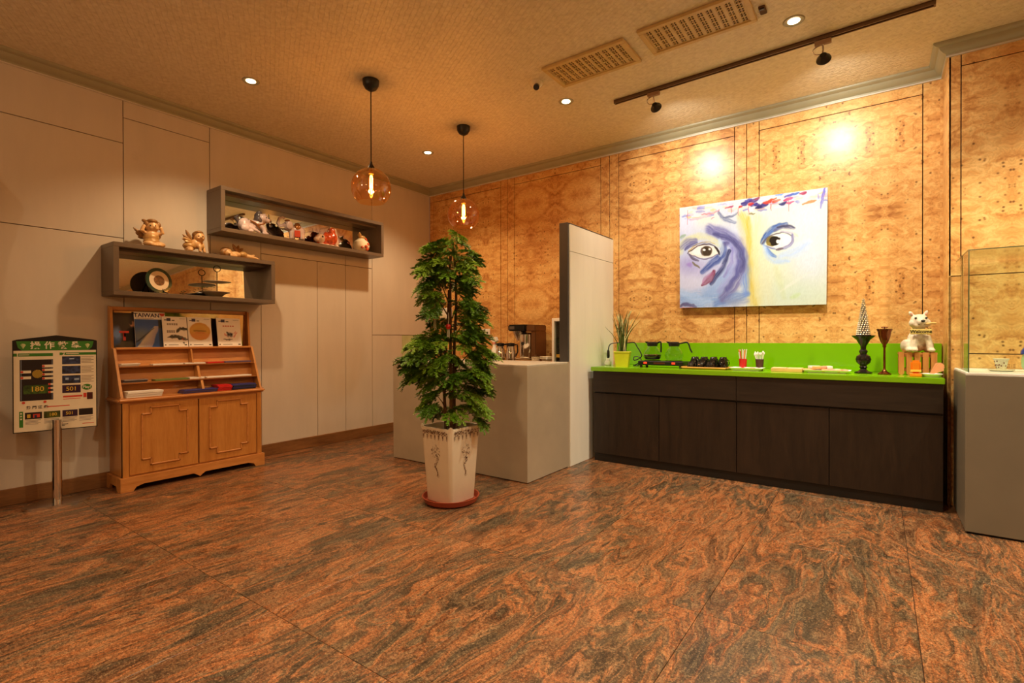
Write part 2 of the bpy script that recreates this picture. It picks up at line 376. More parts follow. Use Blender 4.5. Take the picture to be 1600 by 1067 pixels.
# back wall in burl veneer: panel, stiles and rails with dark inlay lines left between them
wb = struct(M().box(XL, YB + 0.012, 0, XR, YB + 0.12, ZC).out('wall_back', m_inlay))
def bpanel(x0, x1, z0, z1, y=YB, par=None, name='veneer_panel', mat=None):
    g = 0.0032
    M().box(x0 + g, y, z0 + g, x1 - g, y + 0.014, z1 - g, 0.0008).out(name, mat or m_burl, par or wb)
JO = [XL - 0.03, -3.774, -2.388, -1.002, 0.385]
for a, b in zip(JO, JO[1:]):
    i0, i1 = a + 0.106, b - 0.106
    lo = max(a, XL)
    bpanel(lo, i0, 0.0, 3.25, name='veneer_stile'); bpanel(i1, b + (0.03 if b > 0 else 0), 0.0, 3.25, name='veneer_stile')
    bpanel(i0, i1, 3.115, 3.25, name='veneer_rail'); bpanel(i0, i1, 0.0, 3.115)
# projecting pier on the right
XP, YP = 0.402, 4.775
wp = struct(M().box(XP + 0.014, YP + 0.014, 0, XR, YB + 0.01, ZC).out('wall_right_of_counter', m_inlay))
M().box(XP, YP, 0, XP + 0.013, YB, ZC).out('veneer_side', m_burl_side, wp)
for a in ((XP, 0.47, 1.64, 3.25), (0.47, 1.75, 3.12, 3.25), (0.47, 1.75, 1.64, 3.12), (1.75, 1.9, 1.64, 3.25), (1.9, XR, 1.64, 3.25),
          (XP, 0.415, 0, 1.64), (0.415, 0.51, 0, 1.64), (0.51, 1.75, 1.09, 1.64), (0.51, 1.75, 0, 1.09), (1.75, XR, 0, 1.64)):
    bpanel(*a, y=YP, par=wp)
# walls out of view that close the lobby
struct(M().box(XR, YF, 0, XR + 0.1, YB, ZC).out('wall_right', burl('y', name='burl_veneer_right')))
struct(M().box(XL, YF - 0.1, 0, XR, YF, ZC).out('wall_front', m_wall))

# crown mouldings
CP = [(0, -0.02), (0.012, -0.02), (0.016, 0.0), (0.034, 0.012), (0.05, 0.03), (0.058, 0.052), (0.082, 0.06), (0.09, 0.072), (0.09, 0.085), (0, 0.085)]
CPATH = [(lambda p: (XL + p, YF)), (lambda p: (XL + p, YB - p)), (lambda p: (XP - p, YB - p)), (lambda p: (XP - p, YP - p)), (lambda p: (XR - p, YP - p)), (lambda p: (XR - p, YF))]
def crown_piece(prof, i):
    m = M(); n = len(prof)
    A = [m.bm.verts.new((*CPATH[i](p), z)) for p, z in prof]; B = [m.bm.verts.new((*CPATH[i + 1](p), z)) for p, z in prof]
    for k in range(n): m.bm.faces.new((A[k], A[(k + 1) % n], B[(k + 1) % n], B[k]))
    m.bm.faces.new(A); m.bm.faces.new(B[::-1]); bmesh.ops.recalc_face_normals(m.bm, faces=m.bm.faces); return m
for i in range(5):
    o = struct(crown_piece([(p, ZK + 0.016 + q * 0.82) for p, q in CP], i).out('trim_%d' % (i + 2), m_crown, None, 40))
    crown_piece([(0, ZK - 0.006), (0.014, ZK - 0.006), (0.014, ZK + 0.004), (0, ZK + 0.004)], i).out('bead', m_crown_line, o)

# ------------------------------------------------------------------ tall partition, bar block, back counter
PX = -2.355
t = thing('partition', 'tall white panel partition with dark metal edge between bar and buffet counter', 'partition', (PX, 4.6, 0))
M().box(PX - 0.088, 4.186, 0.985, PX - 0.004, YB, 2.275).out('core', m_wall_white, t, world=True)
M().box(PX - 0.092, 4.158, 0.985, PX - 0.002, 4.184, 2.29, 0.002).out('front_edge', m_metal_strip, t, world=True)
M().box(PX - 0.088, 4.186, 2.277, PX + 0.001, YB, 2.29, 0.001).out('top_edge', m_metal_strip, t, world=True)
M().box(PX - 0.002, 4.187, 0.003, PX + 0.010, YB - 0.002, 2.02).out('lower_panel', m_wall_white, t, world=True)
M().box(PX - 0.002, 4.187, 2.025, PX + 0.010, YB - 0.002, 2.275).out('upper_panel', m_wall_white, t, world=True)
M().box(PX - 0.088, 4.186, 0.0, PX - 0.004, YB, 0.985).out('base', m_grey, t, world=True)
t = thing('bar_counter', 'grey laminate bar block standing behind the potted plant', 'counter', (-3.3, 3.83, 0))
M().box(-4.0, 3.48, 0.006, PX, 4.154, 0.968, 0.002).out('body', m_grey, t, world=True)
M().box(-4.0, 3.482, 0.968, PX - 0.001, 4.154, 0.985, 0.003).out('top', m_greytop, t, world=True)
M().box(-3.98, 3.495, 0, PX - 0.012, 4.14, 0.006).out('base_gap', m_dark, t, world=True)
M().box(PX - 0.03, 4.154, 0.0, PX, 4.182, 0.985, 0.001).out('side_return', m_grey, t, world=True)
t = thing('back_counter', 'low grey back counter along the burl wall left of partition', 'counter', (-3.8, 4.9, 0))
M().box(XL + 0.003, 4.625, 0.12, PX - 0.1, YB - 0.003, 0.87, 0.002).out('body', m_grey, t, world=True)
M().box(XL + 0.003, 4.612, 0.872, PX - 0.1, YB - 0.003, 0.902, 0.003).out('worktop', plain('brown_worktop', (160, 122, 88), 0.3), t, world=True)
M().box(XL + 0.02, 4.618, 0.0, PX - 0.1, YB - 0.003, 0.12, 0.002).out('skirting', m_base, t, world=True)

# things on the back counter
ZB = 0.902
t = thing('coffee_brewer', 'tall steel coffee brewer with black head on the back counter', 'coffee machine', (-3.305, 4.945, ZB))
M().box(-0.10, -0.13, 0.0, 0.17, 0.13, 0.035, 0.006).out('base', m_black, t)
M().box(0.09, -0.12, 0.035, 0.155, 0.11, 0.39, 0.006, 2).box(0.03, -0.13, 0.385, 0.155, 0.11, 0.458, 0.008, 2).out('tower', plain('brown_steel', (120, 84, 54), 0.35, 0.6), t)
h = M().box(-0.215, -0.15, 0.39, 0.03, 0.15, 0.465, 0.012, 2).out('brew_head', m_black, t)
M().box(-0.19, -0.154, 0.41, -0.12, -0.15, 0.445).out('control_panel', plain('grey_display', (90, 80, 74), 0.3), h)
M().lathe([(0.0, -0.11), (0.035, -0.11), (0.075, -0.03), (0.085, 0.0)], 20, (-0.13, -0.03, 0.39)).out('funnel', m_steel, t)
M().lathe([(0, 0.0), (0.095, 0.0), (0.1, 0.02), (0.1, 0.27), (0.08, 0.29), (0, 0.29)], 24, (-0.005, -0.04, 0.08)).out('urn', m_chrome, t)
M().lathe([(0, 0.0), (0.1, 0.0), (0.115, 0.012), (0.1, 0.012), (0, 0.008)], 24, (-0.04, -0.1, 0.06)).out('drip_tray', m_cream, t)
def airpot(x, y, label):
    t = thing('thermos', label, 'thermos', (x, y, ZB), 1.1, None)
    M().lathe([(0, 0), (0.052, 0), (0.055, 0.02), (0.055, 0.14), (0.038, 0.215), (0, 0.22)], 20).out('flask', m_chrome, t)
    M().lathe([(0, 0.215), (0.04, 0.215), (0.044, 0.225), (0.042, 0.25), (0, 0.258)], 16).out('lid', m_black, t)
    M().prism([(-0.04, 0.225), (-0.075, 0.245), (-0.04, 0.25)], 'y', -0.012, 0.012).out('spout', m_black, t)
    M().tube([(0.04, 0, 0.235), (0.085, 0, 0.23), (0.088, 0, 0.15), (0.055, 0, 0.09)], 0.009, 8).out('handle', m_black, t)
airpot(-3.545, 4.69, 'steel thermos jug beside the white spray bottle'); airpot(-3.40, 4.69, 'steel thermos jug right next to the coffee brewer')
t = thing('spray_bottle', 'white plastic spray bottle beside the thermos jugs', 'bottle', (-3.735, 4.82, ZB))
M().lathe([(0, 0), (0.058, 0), (0.062, 0.01), (0.062, 0.1), (0.05, 0.15), (0.022, 0.2), (0.018, 0.24), (0, 0.24)], 20).out('bottle', m_white, t)
M().lathe([(0, 0.235), (0.022, 0.235), (0.022, 0.262), (0, 0.262)], 14).out('collar', plain('pink_plastic', (226, 150, 130), 0.4), t)
M().prism([(-0.045, 0.285), (-0.06, 0.305), (-0.035, 0.325), (0.03, 0.325), (0.05, 0.28), (0.03, 0.262), (-0.015, 0.262)], 'y', -0.015, 0.015).out('spray_head', m_white, t)
M().prism([(-0.02, 0.27), (-0.042, 0.235), (-0.036, 0.232), (-0.012, 0.262)], 'y', -0.006, 0.006).out('trigger', plain('pink_trigger', (226, 150, 130), 0.4), t)
t = thing('clear_bowl', 'clear glass bowl on the bar beside the partition', 'bowl', (-2.95, 4.98, ZB))
M().lathe([(0, 0.0), (0.04, 0.0), (0.08, 0.06), (0.095, 0.14), (0.092, 0.14), (0.077, 0.062), (0.038, 0.005), (0, 0.005)], 24).out('bowl', glass('bowl_glass', (240, 232, 224), 1.0), t)
t = thing('sugar_jar', 'small white sugar jar standing before the coffee brewer', 'jar', (-3.07, 4.70, ZB))
M().lathe([(0, 0), (0.042, 0), (0.045, 0.01), (0.045, 0.1), (0, 0.1)], 18).out('jar', plain('sugar_white', (222, 204, 176), 0.5, var=0.2, scale=60), t)
M().lathe([(0, 0.1), (0.047, 0.1), (0.047, 0.11), (0.012, 0.114), (0.012, 0.13), (0, 0.13)], 18).out('lid', m_glass, t)
t = thing('saucer_stack', 'white saucers with folded paper beside the clear bowl', 'saucers', (-2.935, 4.71, ZB))
for k in range(4): M().lathe([(0, 0), (0.04, 0), (0.075, 0.012), (0.073, 0.015), (0.04, 0.005), (0, 0.005)], 20, (0, 0, 0.07 + k * 0.008)).out('saucer', m_cream, t)
M().lathe([(0, 0), (0.055, 0), (0.05, 0.07), (0, 0.07)], 16).out('stand', m_cream, t)
t = thing('display_fridge', 'small white framed cooler with glass door behind the partition', 'cooler', (-2.655, 4.80, ZB))
M().box(-0.195, -0.12, 0.0, -0.165, 0.12, 0.52, 0.004).out('side_post', m_white, t)
M().box(-0.165, -0.12, 0.485, 0.15, 0.12, 0.52, 0.004).out('top_rail', m_white, t)
M().box(-0.165, -0.12, 0.0, 0.15, 0.12, 0.03, 0.004).out('bottom_rail', m_white, t)
M().box(-0.165, -0.08, 0.03, 0.15, 0.12, 0.485).out('cabinet', m_black, t)
M().box(-0.165, -0.11, 0.03, 0.15, -0.105, 0.485).out('glass_door', m_glass, t)
M().box(-0.15, -0.1, 0.1, 0.14, -0.085, 0.135).out('price_strip', plain('yellow_strip', (236, 176, 40), 0.4), t)
t = thing('wall_socket', 'white double wall socket on burl wall above thermos jugs', 'socket', (-4.12, YB, 1.289))
M().box(-0.068, -0.012, -0.042, 0.068, -0.0005, 0.042, 0.004).out('plate', m_white, t)
for x in (-0.03, 0.03): M().box(x - 0.012, -0.014, -0.02, x + 0.012, -0.012, 0.006).out('outlet', m_black, t)
t = thing('wall_dispenser', 'white box dispenser on the wall behind the plant', 'dispenser', (-4.77, 5.08, 1.47))
M().box(-0.07, -0.05, 0, 0.07, 0.058, 0.15, 0.008, 2).out('casing', m_white, t)
M().box(-0.05, -0.054, 0.02, 0.05, -0.05, 0.06, 0.002).out('slot', m_cream, t)

# ------------------------------------------------------------------ buffet counter
CX0, CX1, CY = -2.285, 0.36, 4.52
t = thing('buffet_cabinet', 'long dark wood sideboard below the green worktop', 'cabinet', (-0.96, 4.83, 0))
M().box(CX0, CY + 0.045, 0.075, CX1, YB - 0.006, 0.882).out('carcass', m_kick, t, world=True)
M().box(CX0, CY + 0.05, 0.0, CX1, YB - 0.006, 0.075).out('plinth', m_kick, t, world=True)
ex = [CX0, -1.625, -0.965, -0.305, CX1]
for k, (a, b) in enumerate(zip(ex, ex[1:])):
    M().box(a + 0.002, CY + 0.022, 0.08, b - 0.002, CY + 0.044, 0.668, 0.0015).out('door', m_wenge, t, world=True)
for a, b in ((CX0, -0.965), (-0.965, CX1)):
    M().box(a + 0.0015, CY + 0.012, 0.682, b - 0.0015, CY + 0.044, 0.882, 0.0015).out('drawer', m_wenge_h, t, world=True)
tag(M().box(CX0 - 0.02, CY, 0.884, CX1 + 0.006, YB - 0.004, 0.925, 0.004, 2).out('worktop', m_green), 'glossy lime green worktop on the dark sideboard', 'worktop')
tag(M().box(-2.30 + 0.005, YB - 0.022, 0.9255, XP - 0.008, YB - 0.003, 1.158, 0.002).out('backsplash', m_greenglass), 'lime green glass upstand behind the buffet worktop', 'backsplash')
ZT = 0.925

# grass plant in lime pot
t = thing('potted_grass', 'ornamental grass in a lime green pot at the worktop left end', 'plant', (-2.065, 4.74, ZT), 0.25)
M().prism([(-0.058, 0.0), (0.058, 0.0), (0.075, 0.145), (-0.075, 0.145)], 'y', -0.058, 0.058).out('pot', plain('lime_pot', (196, 196, 36), 0.35), t)
M().box(-0.078, -0.062, 0.135, 0.078, 0.062, 0.15, 0.003).out('pot_rim', plain('lime_pot_rim', (204, 202, 48), 0.35), t)
M().box(-0.062, -0.05, 0.146, 0.062, 0.05, 0.153).out('soil', m_soil, t)
m_blade = plain('grass_green', (66, 84, 20), 0.5, var=0.25, scale=20); m_blade2 = plain('grass_pale', (214, 206, 150), 0.5)
rg = random.Random(3)
for k in range(46):
    a = rg.uniform(0, 2 * PI); lean = abs(rg.gauss(0, 0.09)); hgt = rg.uniform(0.22, 0.40)
    if k == 0: a, lean, hgt = 0.1, 0.17, 0.33
    bx, by = rg.uniform(-0.04, 0.04), rg.uniform(-0.035, 0.035)
    pts = [(bx + math.cos(a) * lean * s * s, by + math.sin(a) * lean * s * s * 0.6, 0.15 + hgt * s) for s in (0, 0.35, 0.7, 1.0)]
    M().tube(pts, [0.0042, 0.004, 0.003, 0.0008], 4).out('grass_blade', m_blade if k % 7 else m_blade2, t)
for k in range(9):
    a = rg.uniform(0, 2 * PI); x, y = math.cos(a) * rg.uniform(0.01, 0.08), math.sin(a) * 0.03; z = rg.uniform(0.44, 0.54)
    st = M().tube([(x * 0.3, y * 0.4, 0.15), (x * 0.6, y, 0.33), (x, y, z)], 0.0016, 4).out('flower_stem', m_blade2, t)
    M().tube([(x, y, z - 0.04), (x * 1.2, y, z - 0.01), (x * 1.5 + 0.004, y, z + 0.03)], [0.002, 0.006, 0.001], 6).out('seed_head', m_blade2, st)

# power cord and plug adapter
t = thing('power_adapter', 'white plug adapter lying at the left worktop corner', 'plug', (-2.275, 4.86, ZT))
M().box(-0.03, -0.03, 0.0, 0.03, 0.03, 0.05, 0.008, 2).out('adapter', m_white, t)
M().box(-0.018, -0.018, 0.05, 0.018, 0.018, 0.075, 0.005, 2).out('socket_face', m_white, t)
t = thing('appliance_lead', 'black power cord looped behind the lime green pot', 'cord', (-2.1, 4.95, ZT))
def spline(pts, n=6):
    P = [Vector(p) for p in pts]; P = [P[0]] + P + [P[-1]]; o = []
    for i in range(1, len(P) - 2):
        for k in range(n):
            u = k / n; a, b, c, d = P[i - 1], P[i], P[i + 1], P[i + 2]
            o.append(0.5 * ((2 * b) + (c - a) * u + (2 * a - 5 * b + 4 * c - d) * u * u + (3 * b - a - 3 * c + d) * u ** 3))
    o.append(P[-2]); return o
M().tube(spline([(-0.175, -0.09, 0.085), (-0.175, -0.09, 0.15), (-0.165, -0.07, 0.215), (-0.12, -0.02, 0.232), (0.0, 0.0, 0.232), (0.08, -0.02, 0.235), (0.12, -0.04, 0.19), (0.165, -0.07, 0.14),
                 (0.18, -0.08, 0.1), (0.15, -0.1, 0.07), (0.10, -0.08, 0.06), (0.09, -0.05, 0.09), (0.14, -0.04, 0.09), (0.17, -0.07, 0.05), (0.12, -0.1, 0.012), (0.09, -0.06, 0.008), (0.13, -0.04, 0.008),
                 (0.19, -0.06, 0.03), (0.22, -0.07, 0.045)]), 0.0055, 6).out('cable', m_black, t)
M().lathe([(0, 0), (0.012, 0), (0.016, 0.02), (0.014, 0.07), (0.008, 0.085), (0, 0.085)], 12, (-0.175, -0.09, 0.076 - 0.0)).out('plug', m_black, t)

# coffee warmer with two pots
t = thing('coffee_warmer', 'low black double hot plate carrying two glass coffee pots', 'hot plate', (-1.675, 4.79, ZT))
M().box(-0.215, -0.09, 0.022, 0.215, 0.1, 0.062, 0.004).out('body', m_black, t)
for x in (-0.19, 0.19):
    for y in (-0.07, 0.08): M().lathe([(0, 0), (0.013, 0), (0.013, 0.022), (0, 0.022)], 12, (x, y, 0)).out('foot', m_black, t)
for x in (-0.105, 0.105): M().lathe([(0, 0.062), (0.078, 0.062), (0.078, 0.07), (0, 0.07)], 24, (x, 0.005, 0)).out('heating_plate', m_black_gloss, t)
for x in (-0.14, 0.13): M().box(x - 0.016, -0.095, 0.036, x + 0.016, -0.09, 0.052, 0.002).out('switch', emissive('lit_switch', (230, 50, 24), 1.6), t)
M().box(-0.06, -0.0925, 0.036, 0.05, -0.09, 0.05).out('name_plate', plain('maroon_plate', (86, 30, 22), 0.4), t)
def pot(name, label, x, level, hand):
    t = thing(name, label, 'coffee pot', (x, 4.795, ZT + 0.0705))
    prof = [(0, 0.002), (0.068, 0.002), (0.08, 0.018), (0.086, 0.045), (0.08, 0.075), (0.06, 0.105), (0.046, 0.122), (0.046, 0.135)]
    M().lathe(prof + [(r - 0.0025, z) for r, z in prof[::-1][:-1]] + [(0, 0.005)], 28).out('carafe', m_glass, t)
    if level: M().lathe([(0, 0.006), (0.065, 0.006), (0.077, 0.02), (0.083, 0.045), (0.082, 0.055), (0, 0.055)], 26).out('coffee', plain('coffee', (22, 10, 5), 0.08), t)
    M().lathe([(0.081, 0.048), (0.0875, 0.048), (0.0875, 0.054), (0.081, 0.054)] , 26).out('band', m_steel if level else m_glass, t)
    M().lathe([(0.0, 0.175), (0.036, 0.175), (0.05, 0.168), (0.052, 0.155), (0.047, 0.132), (0.044, 0.132), (0.047, 0.155), (0, 0.16)], 20).out('collar', m_black, t)
    M().prism([(-0.04, 0.15), (-0.075, 0.178), (-0.04, 0.176)], 'y', -0.016, 0.016).out('spout', m_black, t)
    if hand == 0: pts = [(0.045, 0, 0.16), (0.075, -0.01, 0.174), (0.088, -0.012, 0.165), (0.09, -0.012, 0.12), (0.088, -0.012, 0.075)]
    else: pts = [(0.045, 0, 0.155), (0.085, 0, 0.165), (0.12, 0, 0.17), (0.138, 0, 0.15), (0.15, 0, 0.11), (0.168, 0, 0.075)]
    M().tube(spline(pts, 4), 0.008 if hand == 0 else 0.007, 8).out('handle', m_black, t)
pot('coffee_pot', 'glass coffee pot half full of dark coffee on hot plate', -1.78, True, 0)
pot('coffee_pot', 'empty glass coffee pot with long black handle on hot plate', -1.57, False, 1)

# tray of black cups
tag(M().box(-0.19, -0.11, 0.0, 0.19, 0.11, 0.008, 0.003).box(-0.2, -0.12, 0.006, 0.2, -0.108, 0.02, 0.003).box(-0.2, 0.108, 0.006, 0.2, 0.12, 0.02, 0.003)
    .box(-0.2, -0.12, 0.006, -0.188, 0.12, 0.02, 0.003).box(0.188, -0.12, 0.006, 0.2, 0.12, 0.02, 0.003).out('serving_tray', wood('tray_wood', (216, 160, 70), (186, 124, 46), 'x', 6, 0.4)),
    'yellow wooden tray holding rows of black cups', 'tray').location = (-1.27, 4.79, ZT)
def cup_mesh(h, r):
    return M().lathe([(0, h), (r * 0.55, h), (r * 0.62, h - 0.006), (r * 0.95, h * 0.62), (r, h * 0.3), (r * 0.97, 0.0), (r * 0.88, 0.0), (r * 0.9, h * 0.3), (r * 0.5, h - 0.012), (0, h - 0.012)], 18).mesh(40)
cm1 = cup_mesh(0.06, 0.036); cm1.materials.append(m_black_gloss); cm2 = cup_mesh(0.1, 0.034); cm2.materials.append(m_black_gloss)
hm = {}
for h in (0.06, 0.1):
    hm[h] = M().tube([(0.026, 0, h * 0.75), (0.040, 0, h * 0.68), (0.042, 0, h * 0.35), (0.032, 0, h * 0.22)], 0.004, 6).mesh(40); hm[h].materials.append(m_black_gloss)
word = ('first', 'second', 'third', 'fourth')
for r in range(3):
    n = 3 if r == 0 else 4
    for k in range(n):
        h = 0.06 if r == 0 else 0.1
        o = thing('black_cup', ('short' if r == 0 else 'tall') + ' black cup upside down, %s from left in %s row on tray' % (word[k], ('front', 'middle', 'back')[r]), 'cup',
                  (-1.27 + (k - (n - 1) / 2) * 0.083 - (0.035 if r == 0 else -0.01), 4.79 - 0.074 + r * 0.074, ZT + 0.0085), 0.06 * k - 0.1, 'black cups on the wooden tray')
        link('cup', cm1 if r == 0 else cm2, None, o)
        link('handle', hm[h], None, o)

# plate with sachets, straw cups
def plate(name, label, x, y, hx, hy):
    m = M(); m.box(-hx * 0.8, -hy * 0.8, 0, hx * 0.8, hy * 0.8, 0.008, 0.003)
    t = thing(name, label, 'plate', (x, y, ZT)); m.out('base', m_white, t)
    b = bmesh.new(); q = M()
    A = [(-hx * .8, -hy * .8, .006), (hx * .8, -hy * .8, .006), (hx * .8, hy * .8, .006), (-hx * .8, hy * .8, .006)]
    B = [(-hx, -hy, .022), (hx, -hy, .022), (hx, hy, .022), (-hx, hy, .022)]
    for i in range(4):
        j = (i + 1) % 4; q.poly([A[i], A[j], B[j], B[i]]); q.poly([(A[i][0] * .98, A[i][1] * .98, .009), (B[i][0], B[i][1], .0245), (B[j][0], B[j][1], .0245), (A[j][0] * .98, A[j][1] * .98, .009)])
        q.poly([B[i], B[j], (B[j][0], B[j][1], .0245), (B[i][0], B[i][1], .0245)])
    q.out('rim', m_white, t, smooth=None); return t
plate('square_plate', 'white square plate with sachets before the straw cups', -0.92, 4.74, 0.13, 0.08)
def strawcup(label, x, cupm, cols, n, h, cat='cup'):
    t = thing('straw_cup', label, cat, (x, 4.845, ZT))
    M().lathe([(0, 0), (0.028, 0), (0.034, 0.095), (0.0325, 0.095), (0.027, 0.004), (0, 0.004)], 18).out('cup', cupm, t)
    return t
strawcup('red paper cup packed with wrapped straws on worktop', -0.975, m_red, None, 0, 0)
strawcup('dark brown paper cup packed with white plastic spoons', -0.84, m_brown, None, 0, 0)
ry = random.Random(5)
sm = [plain('straw_' + n, c, 0.5) for n, c in (('white', (238, 232, 224)), ('orange', (236, 120, 40)), ('red', (206, 60, 50)))]
for k in range(11):
    a = 2 * PI * k / 11 + 0.2; rr = 0.018 if k else 0
    x, y = math.cos(a) * rr, math.sin(a) * rr
    t = M().tube([(x * 0.6, y * 0.6, 0.006), (x * 1.9, y * 1.6, 0.165 + ry.uniform(-.01, .018))], 0.0045, 6).out('drinking_straw', sm[(0, 1, 0, 2)[k % 4]])
    t.location = (-0.975, 4.845, ZT)
    tag(t, ('white', 'orange', 'white', 'red')[k % 4] + ' paper wrapped straw standing in the red cup', 'straw', ('white', 'orange', 'white', 'red')[k % 4] + ' straws in the red cup')
for k in range(9):
    a = 2 * PI * k / 9; rr = 0.017 if k else 0; x, y = math.cos(a) * rr, math.sin(a) * rr
    t = thing('plastic_spoon', 'white plastic spoon standing in the dark brown cup', 'spoon', (-0.84, 4.845, ZT), 0, 'white spoons in the brown cup')
    top = (x * 2.3, y * 1.9, 0.145 + ry.uniform(-.01, .012))
    M().tube([(x * 0.6, y * 0.6, 0.006), top], 0.0028, 5).out('handle', m_white, t)
    M().ball(top, (0.008, 0.004, 0.013), 10).out('bowl', m_white, t)
sach = [plain('sachet_' + n, c, 0.4) for n, c in (('pink', (228, 160, 130)), ('red', (206, 74, 52)), ('white', (238, 228, 214)), ('peach', (240, 176, 110)))]
def sachet(x, y, z, rz, k, label, group, l=0.07, wd=0.016, h=0.012, tilt=0.0):
    o = M().box(-l / 2, -wd, 0, l / 2, wd, h, 0.004).out('sachet', sach[k]); o.location = (x, y, z); o.rotation_euler = (0, tilt, rz)
    tag(o, label, 'sachet', group)
cn = ('pink', 'red', 'white', 'peach')
for k in range(6):
    sachet(-0.985 + 0.028 * k, 4.735 + (k % 2) * 0.03, ZT + 0.0095, 1.3 + 0.15 * (k % 3), k % 3, cn[k % 3] + ' sugar sachet on the square plate before the straws', cn[k % 3] + ' sachets on the square plate', 0.07, 0.011, 0.014)
t = thing('coaster_box', 'pale wooden coaster box with two lids between the plates', 'box', (-0.615, 4.76, ZT))
M().box(-0.115, -0.06, 0, 0.115, 0.06, 0.026, 0.002).out('box', m_bamboo, t)
for s in (-1, 1): M().box(s * 0.057 - 0.054, -0.056, 0.026, s * 0.057 + 0.054, 0.056, 0.033, 0.002).out('lid', plain('pale_lid', (226, 196, 150), 0.45), t)
plate('long_plate', 'long white plate heaped with peach snack packets', -0.335, 4.76, 0.16, 0.085)
for k in range(12):
    layer = 1 if k > 7 else 0; j = k if k < 8 else k - 8
    sachet(-0.455 + 0.034 * j + (0.03 if layer else 0), 4.755 + ((k * 7) % 3 - 1) * 0.03, ZT + 0.0095 + layer * 0.022, 0.3 + 0.5 * (k % 4), (3, 0, 2)[k % 3], cn[(3, 0, 2)[k % 3]] + ' snack packet in the heap on the long plate', cn[(3, 0, 2)[k % 3]] + ' snack packets on the long plate', 0.085, 0.02, 0.022)

# candle holder with silver cone
t = thing('candle_holder', 'turned black candle holder below the beaded silver cone', 'candle holder', (-0.098, 4.84, ZT))
M().lathe([(0, 0), (0.058, 0), (0.06, 0.01), (0.03, 0.022), (0.02, 0.036), (0.028, 0.048), (0.022, 0.058), (0.024, 0.065), (0.046, 0.085), (0.052, 0.11), (0.044, 0.137), (0.022, 0.152), (0.026, 0.162), (0.03, 0.175), (0.018, 0.19), (0.02, 0.215), (0.032, 0.235),
           (0.045, 0.262), (0.065, 0.28), (0.078, 0.292), (0.078, 0.297), (0.03, 0.291), (0, 0.291)], 24).out('holder', plain('black_pewter', (44, 36, 32), 0.22, 0.5), t)
t = thing('beaded_cone', 'silver beaded cone tree standing on the black candle holder', 'ornament', (-0.098, 4.84, ZT + 0.292))
M().lathe([(0, 0), (0.044, 0), (0.005, 0.29), (0, 0.295)], 18).out('cone', plain('cone_core', (70, 58, 40), 0.5), t)  # core coloured dark so the gaps between beads read as shaded
bm_ = M(); nb = 0
for k in range(19):
    z = 0.012 + k * 0.0150; r = 0.046 * (1 - z / 0.31); n = max(4, int(2 * PI * r / 0.0165))
    for q in range(n):
        a = 2 * PI * (q + 0.5 * (k % 2)) / n; bm_.ball((r * math.cos(a), r * math.sin(a), z), 0.0075, 8)
o = bm_.out('beads', NT('silver_bead').set(color=(0.95, 0.9, 0.78, 1), metal=1.0, rough=0.15).m, t); o['kind'] = 'stuff'

# bronze goblet with flower
t = thing('bronze_goblet', 'slender copper goblet candle cup with flower rim', 'goblet', (0.035, 4.80, ZT))
mg = plain('copper_bronze', (110, 58, 26), 0.18, 0.75)
M().lathe([(0, 0), (0.044, 0), (0.044, 0.006), (0.02, 0.022), (0.008, 0.04), (0.007, 0.2), (0.012, 0.21), (0.012, 0.225), (0.026, 0.25), (0.038, 0.29), (0.042, 0.32), (0.052, 0.345), (0.05, 0.345), (0.038, 0.318), (0.022, 0.26), (0, 0.245)], 24).out('goblet', mg, t)
for k in range(5):
    a = 2 * PI * k / 5; M().ball((0.012 * math.cos(a), 0.012 * math.sin(a), 0.357), (0.011, 0.011, 0.006), 8).out('petal', mg, t)
M().tube([(0, 0, 0.25), (0, 0, 0.357)], 0.004, 6).out('wick_stem', mg, t)

# slatted wooden crate
t = thing('slatted_crate', 'small crate of round ended orange wooden slats under the dog', 'crate', (0.232, 4.86, ZT))
msl = wood('slat_wood', (206, 140, 76), (176, 108, 52), 'z', 8, 0.45)
for k in range(5):
    x = -0.095 + k * 0.0475
    pts = [(x - 0.017, 0.17), (x + 0.017, 0.17)] + [(x + 0.017 * math.cos(a), 0.017 - 0.017 * math.sin(a)) for a in np.linspace(0, PI, 7)]
    M().prism(pts, 'y', -0.068, -0.060).out('slat', msl, t); M().prism(pts, 'y', 0.060, 0.068).out('slat', msl, t)
M().box(-0.115, -0.06, 0.155, 0.115, 0.06, 0.165).out('top_board', msl, t)
for z in (0.03, 0.135): M().box(-0.112, -0.06, z, 0.112, -0.054, z + 0.02).out('cross_bar', m_oak_dark, t); M().box(-0.112, 0.054, z, 0.112, 0.06, z + 0.02).out('cross_bar', m_oak_dark, t)

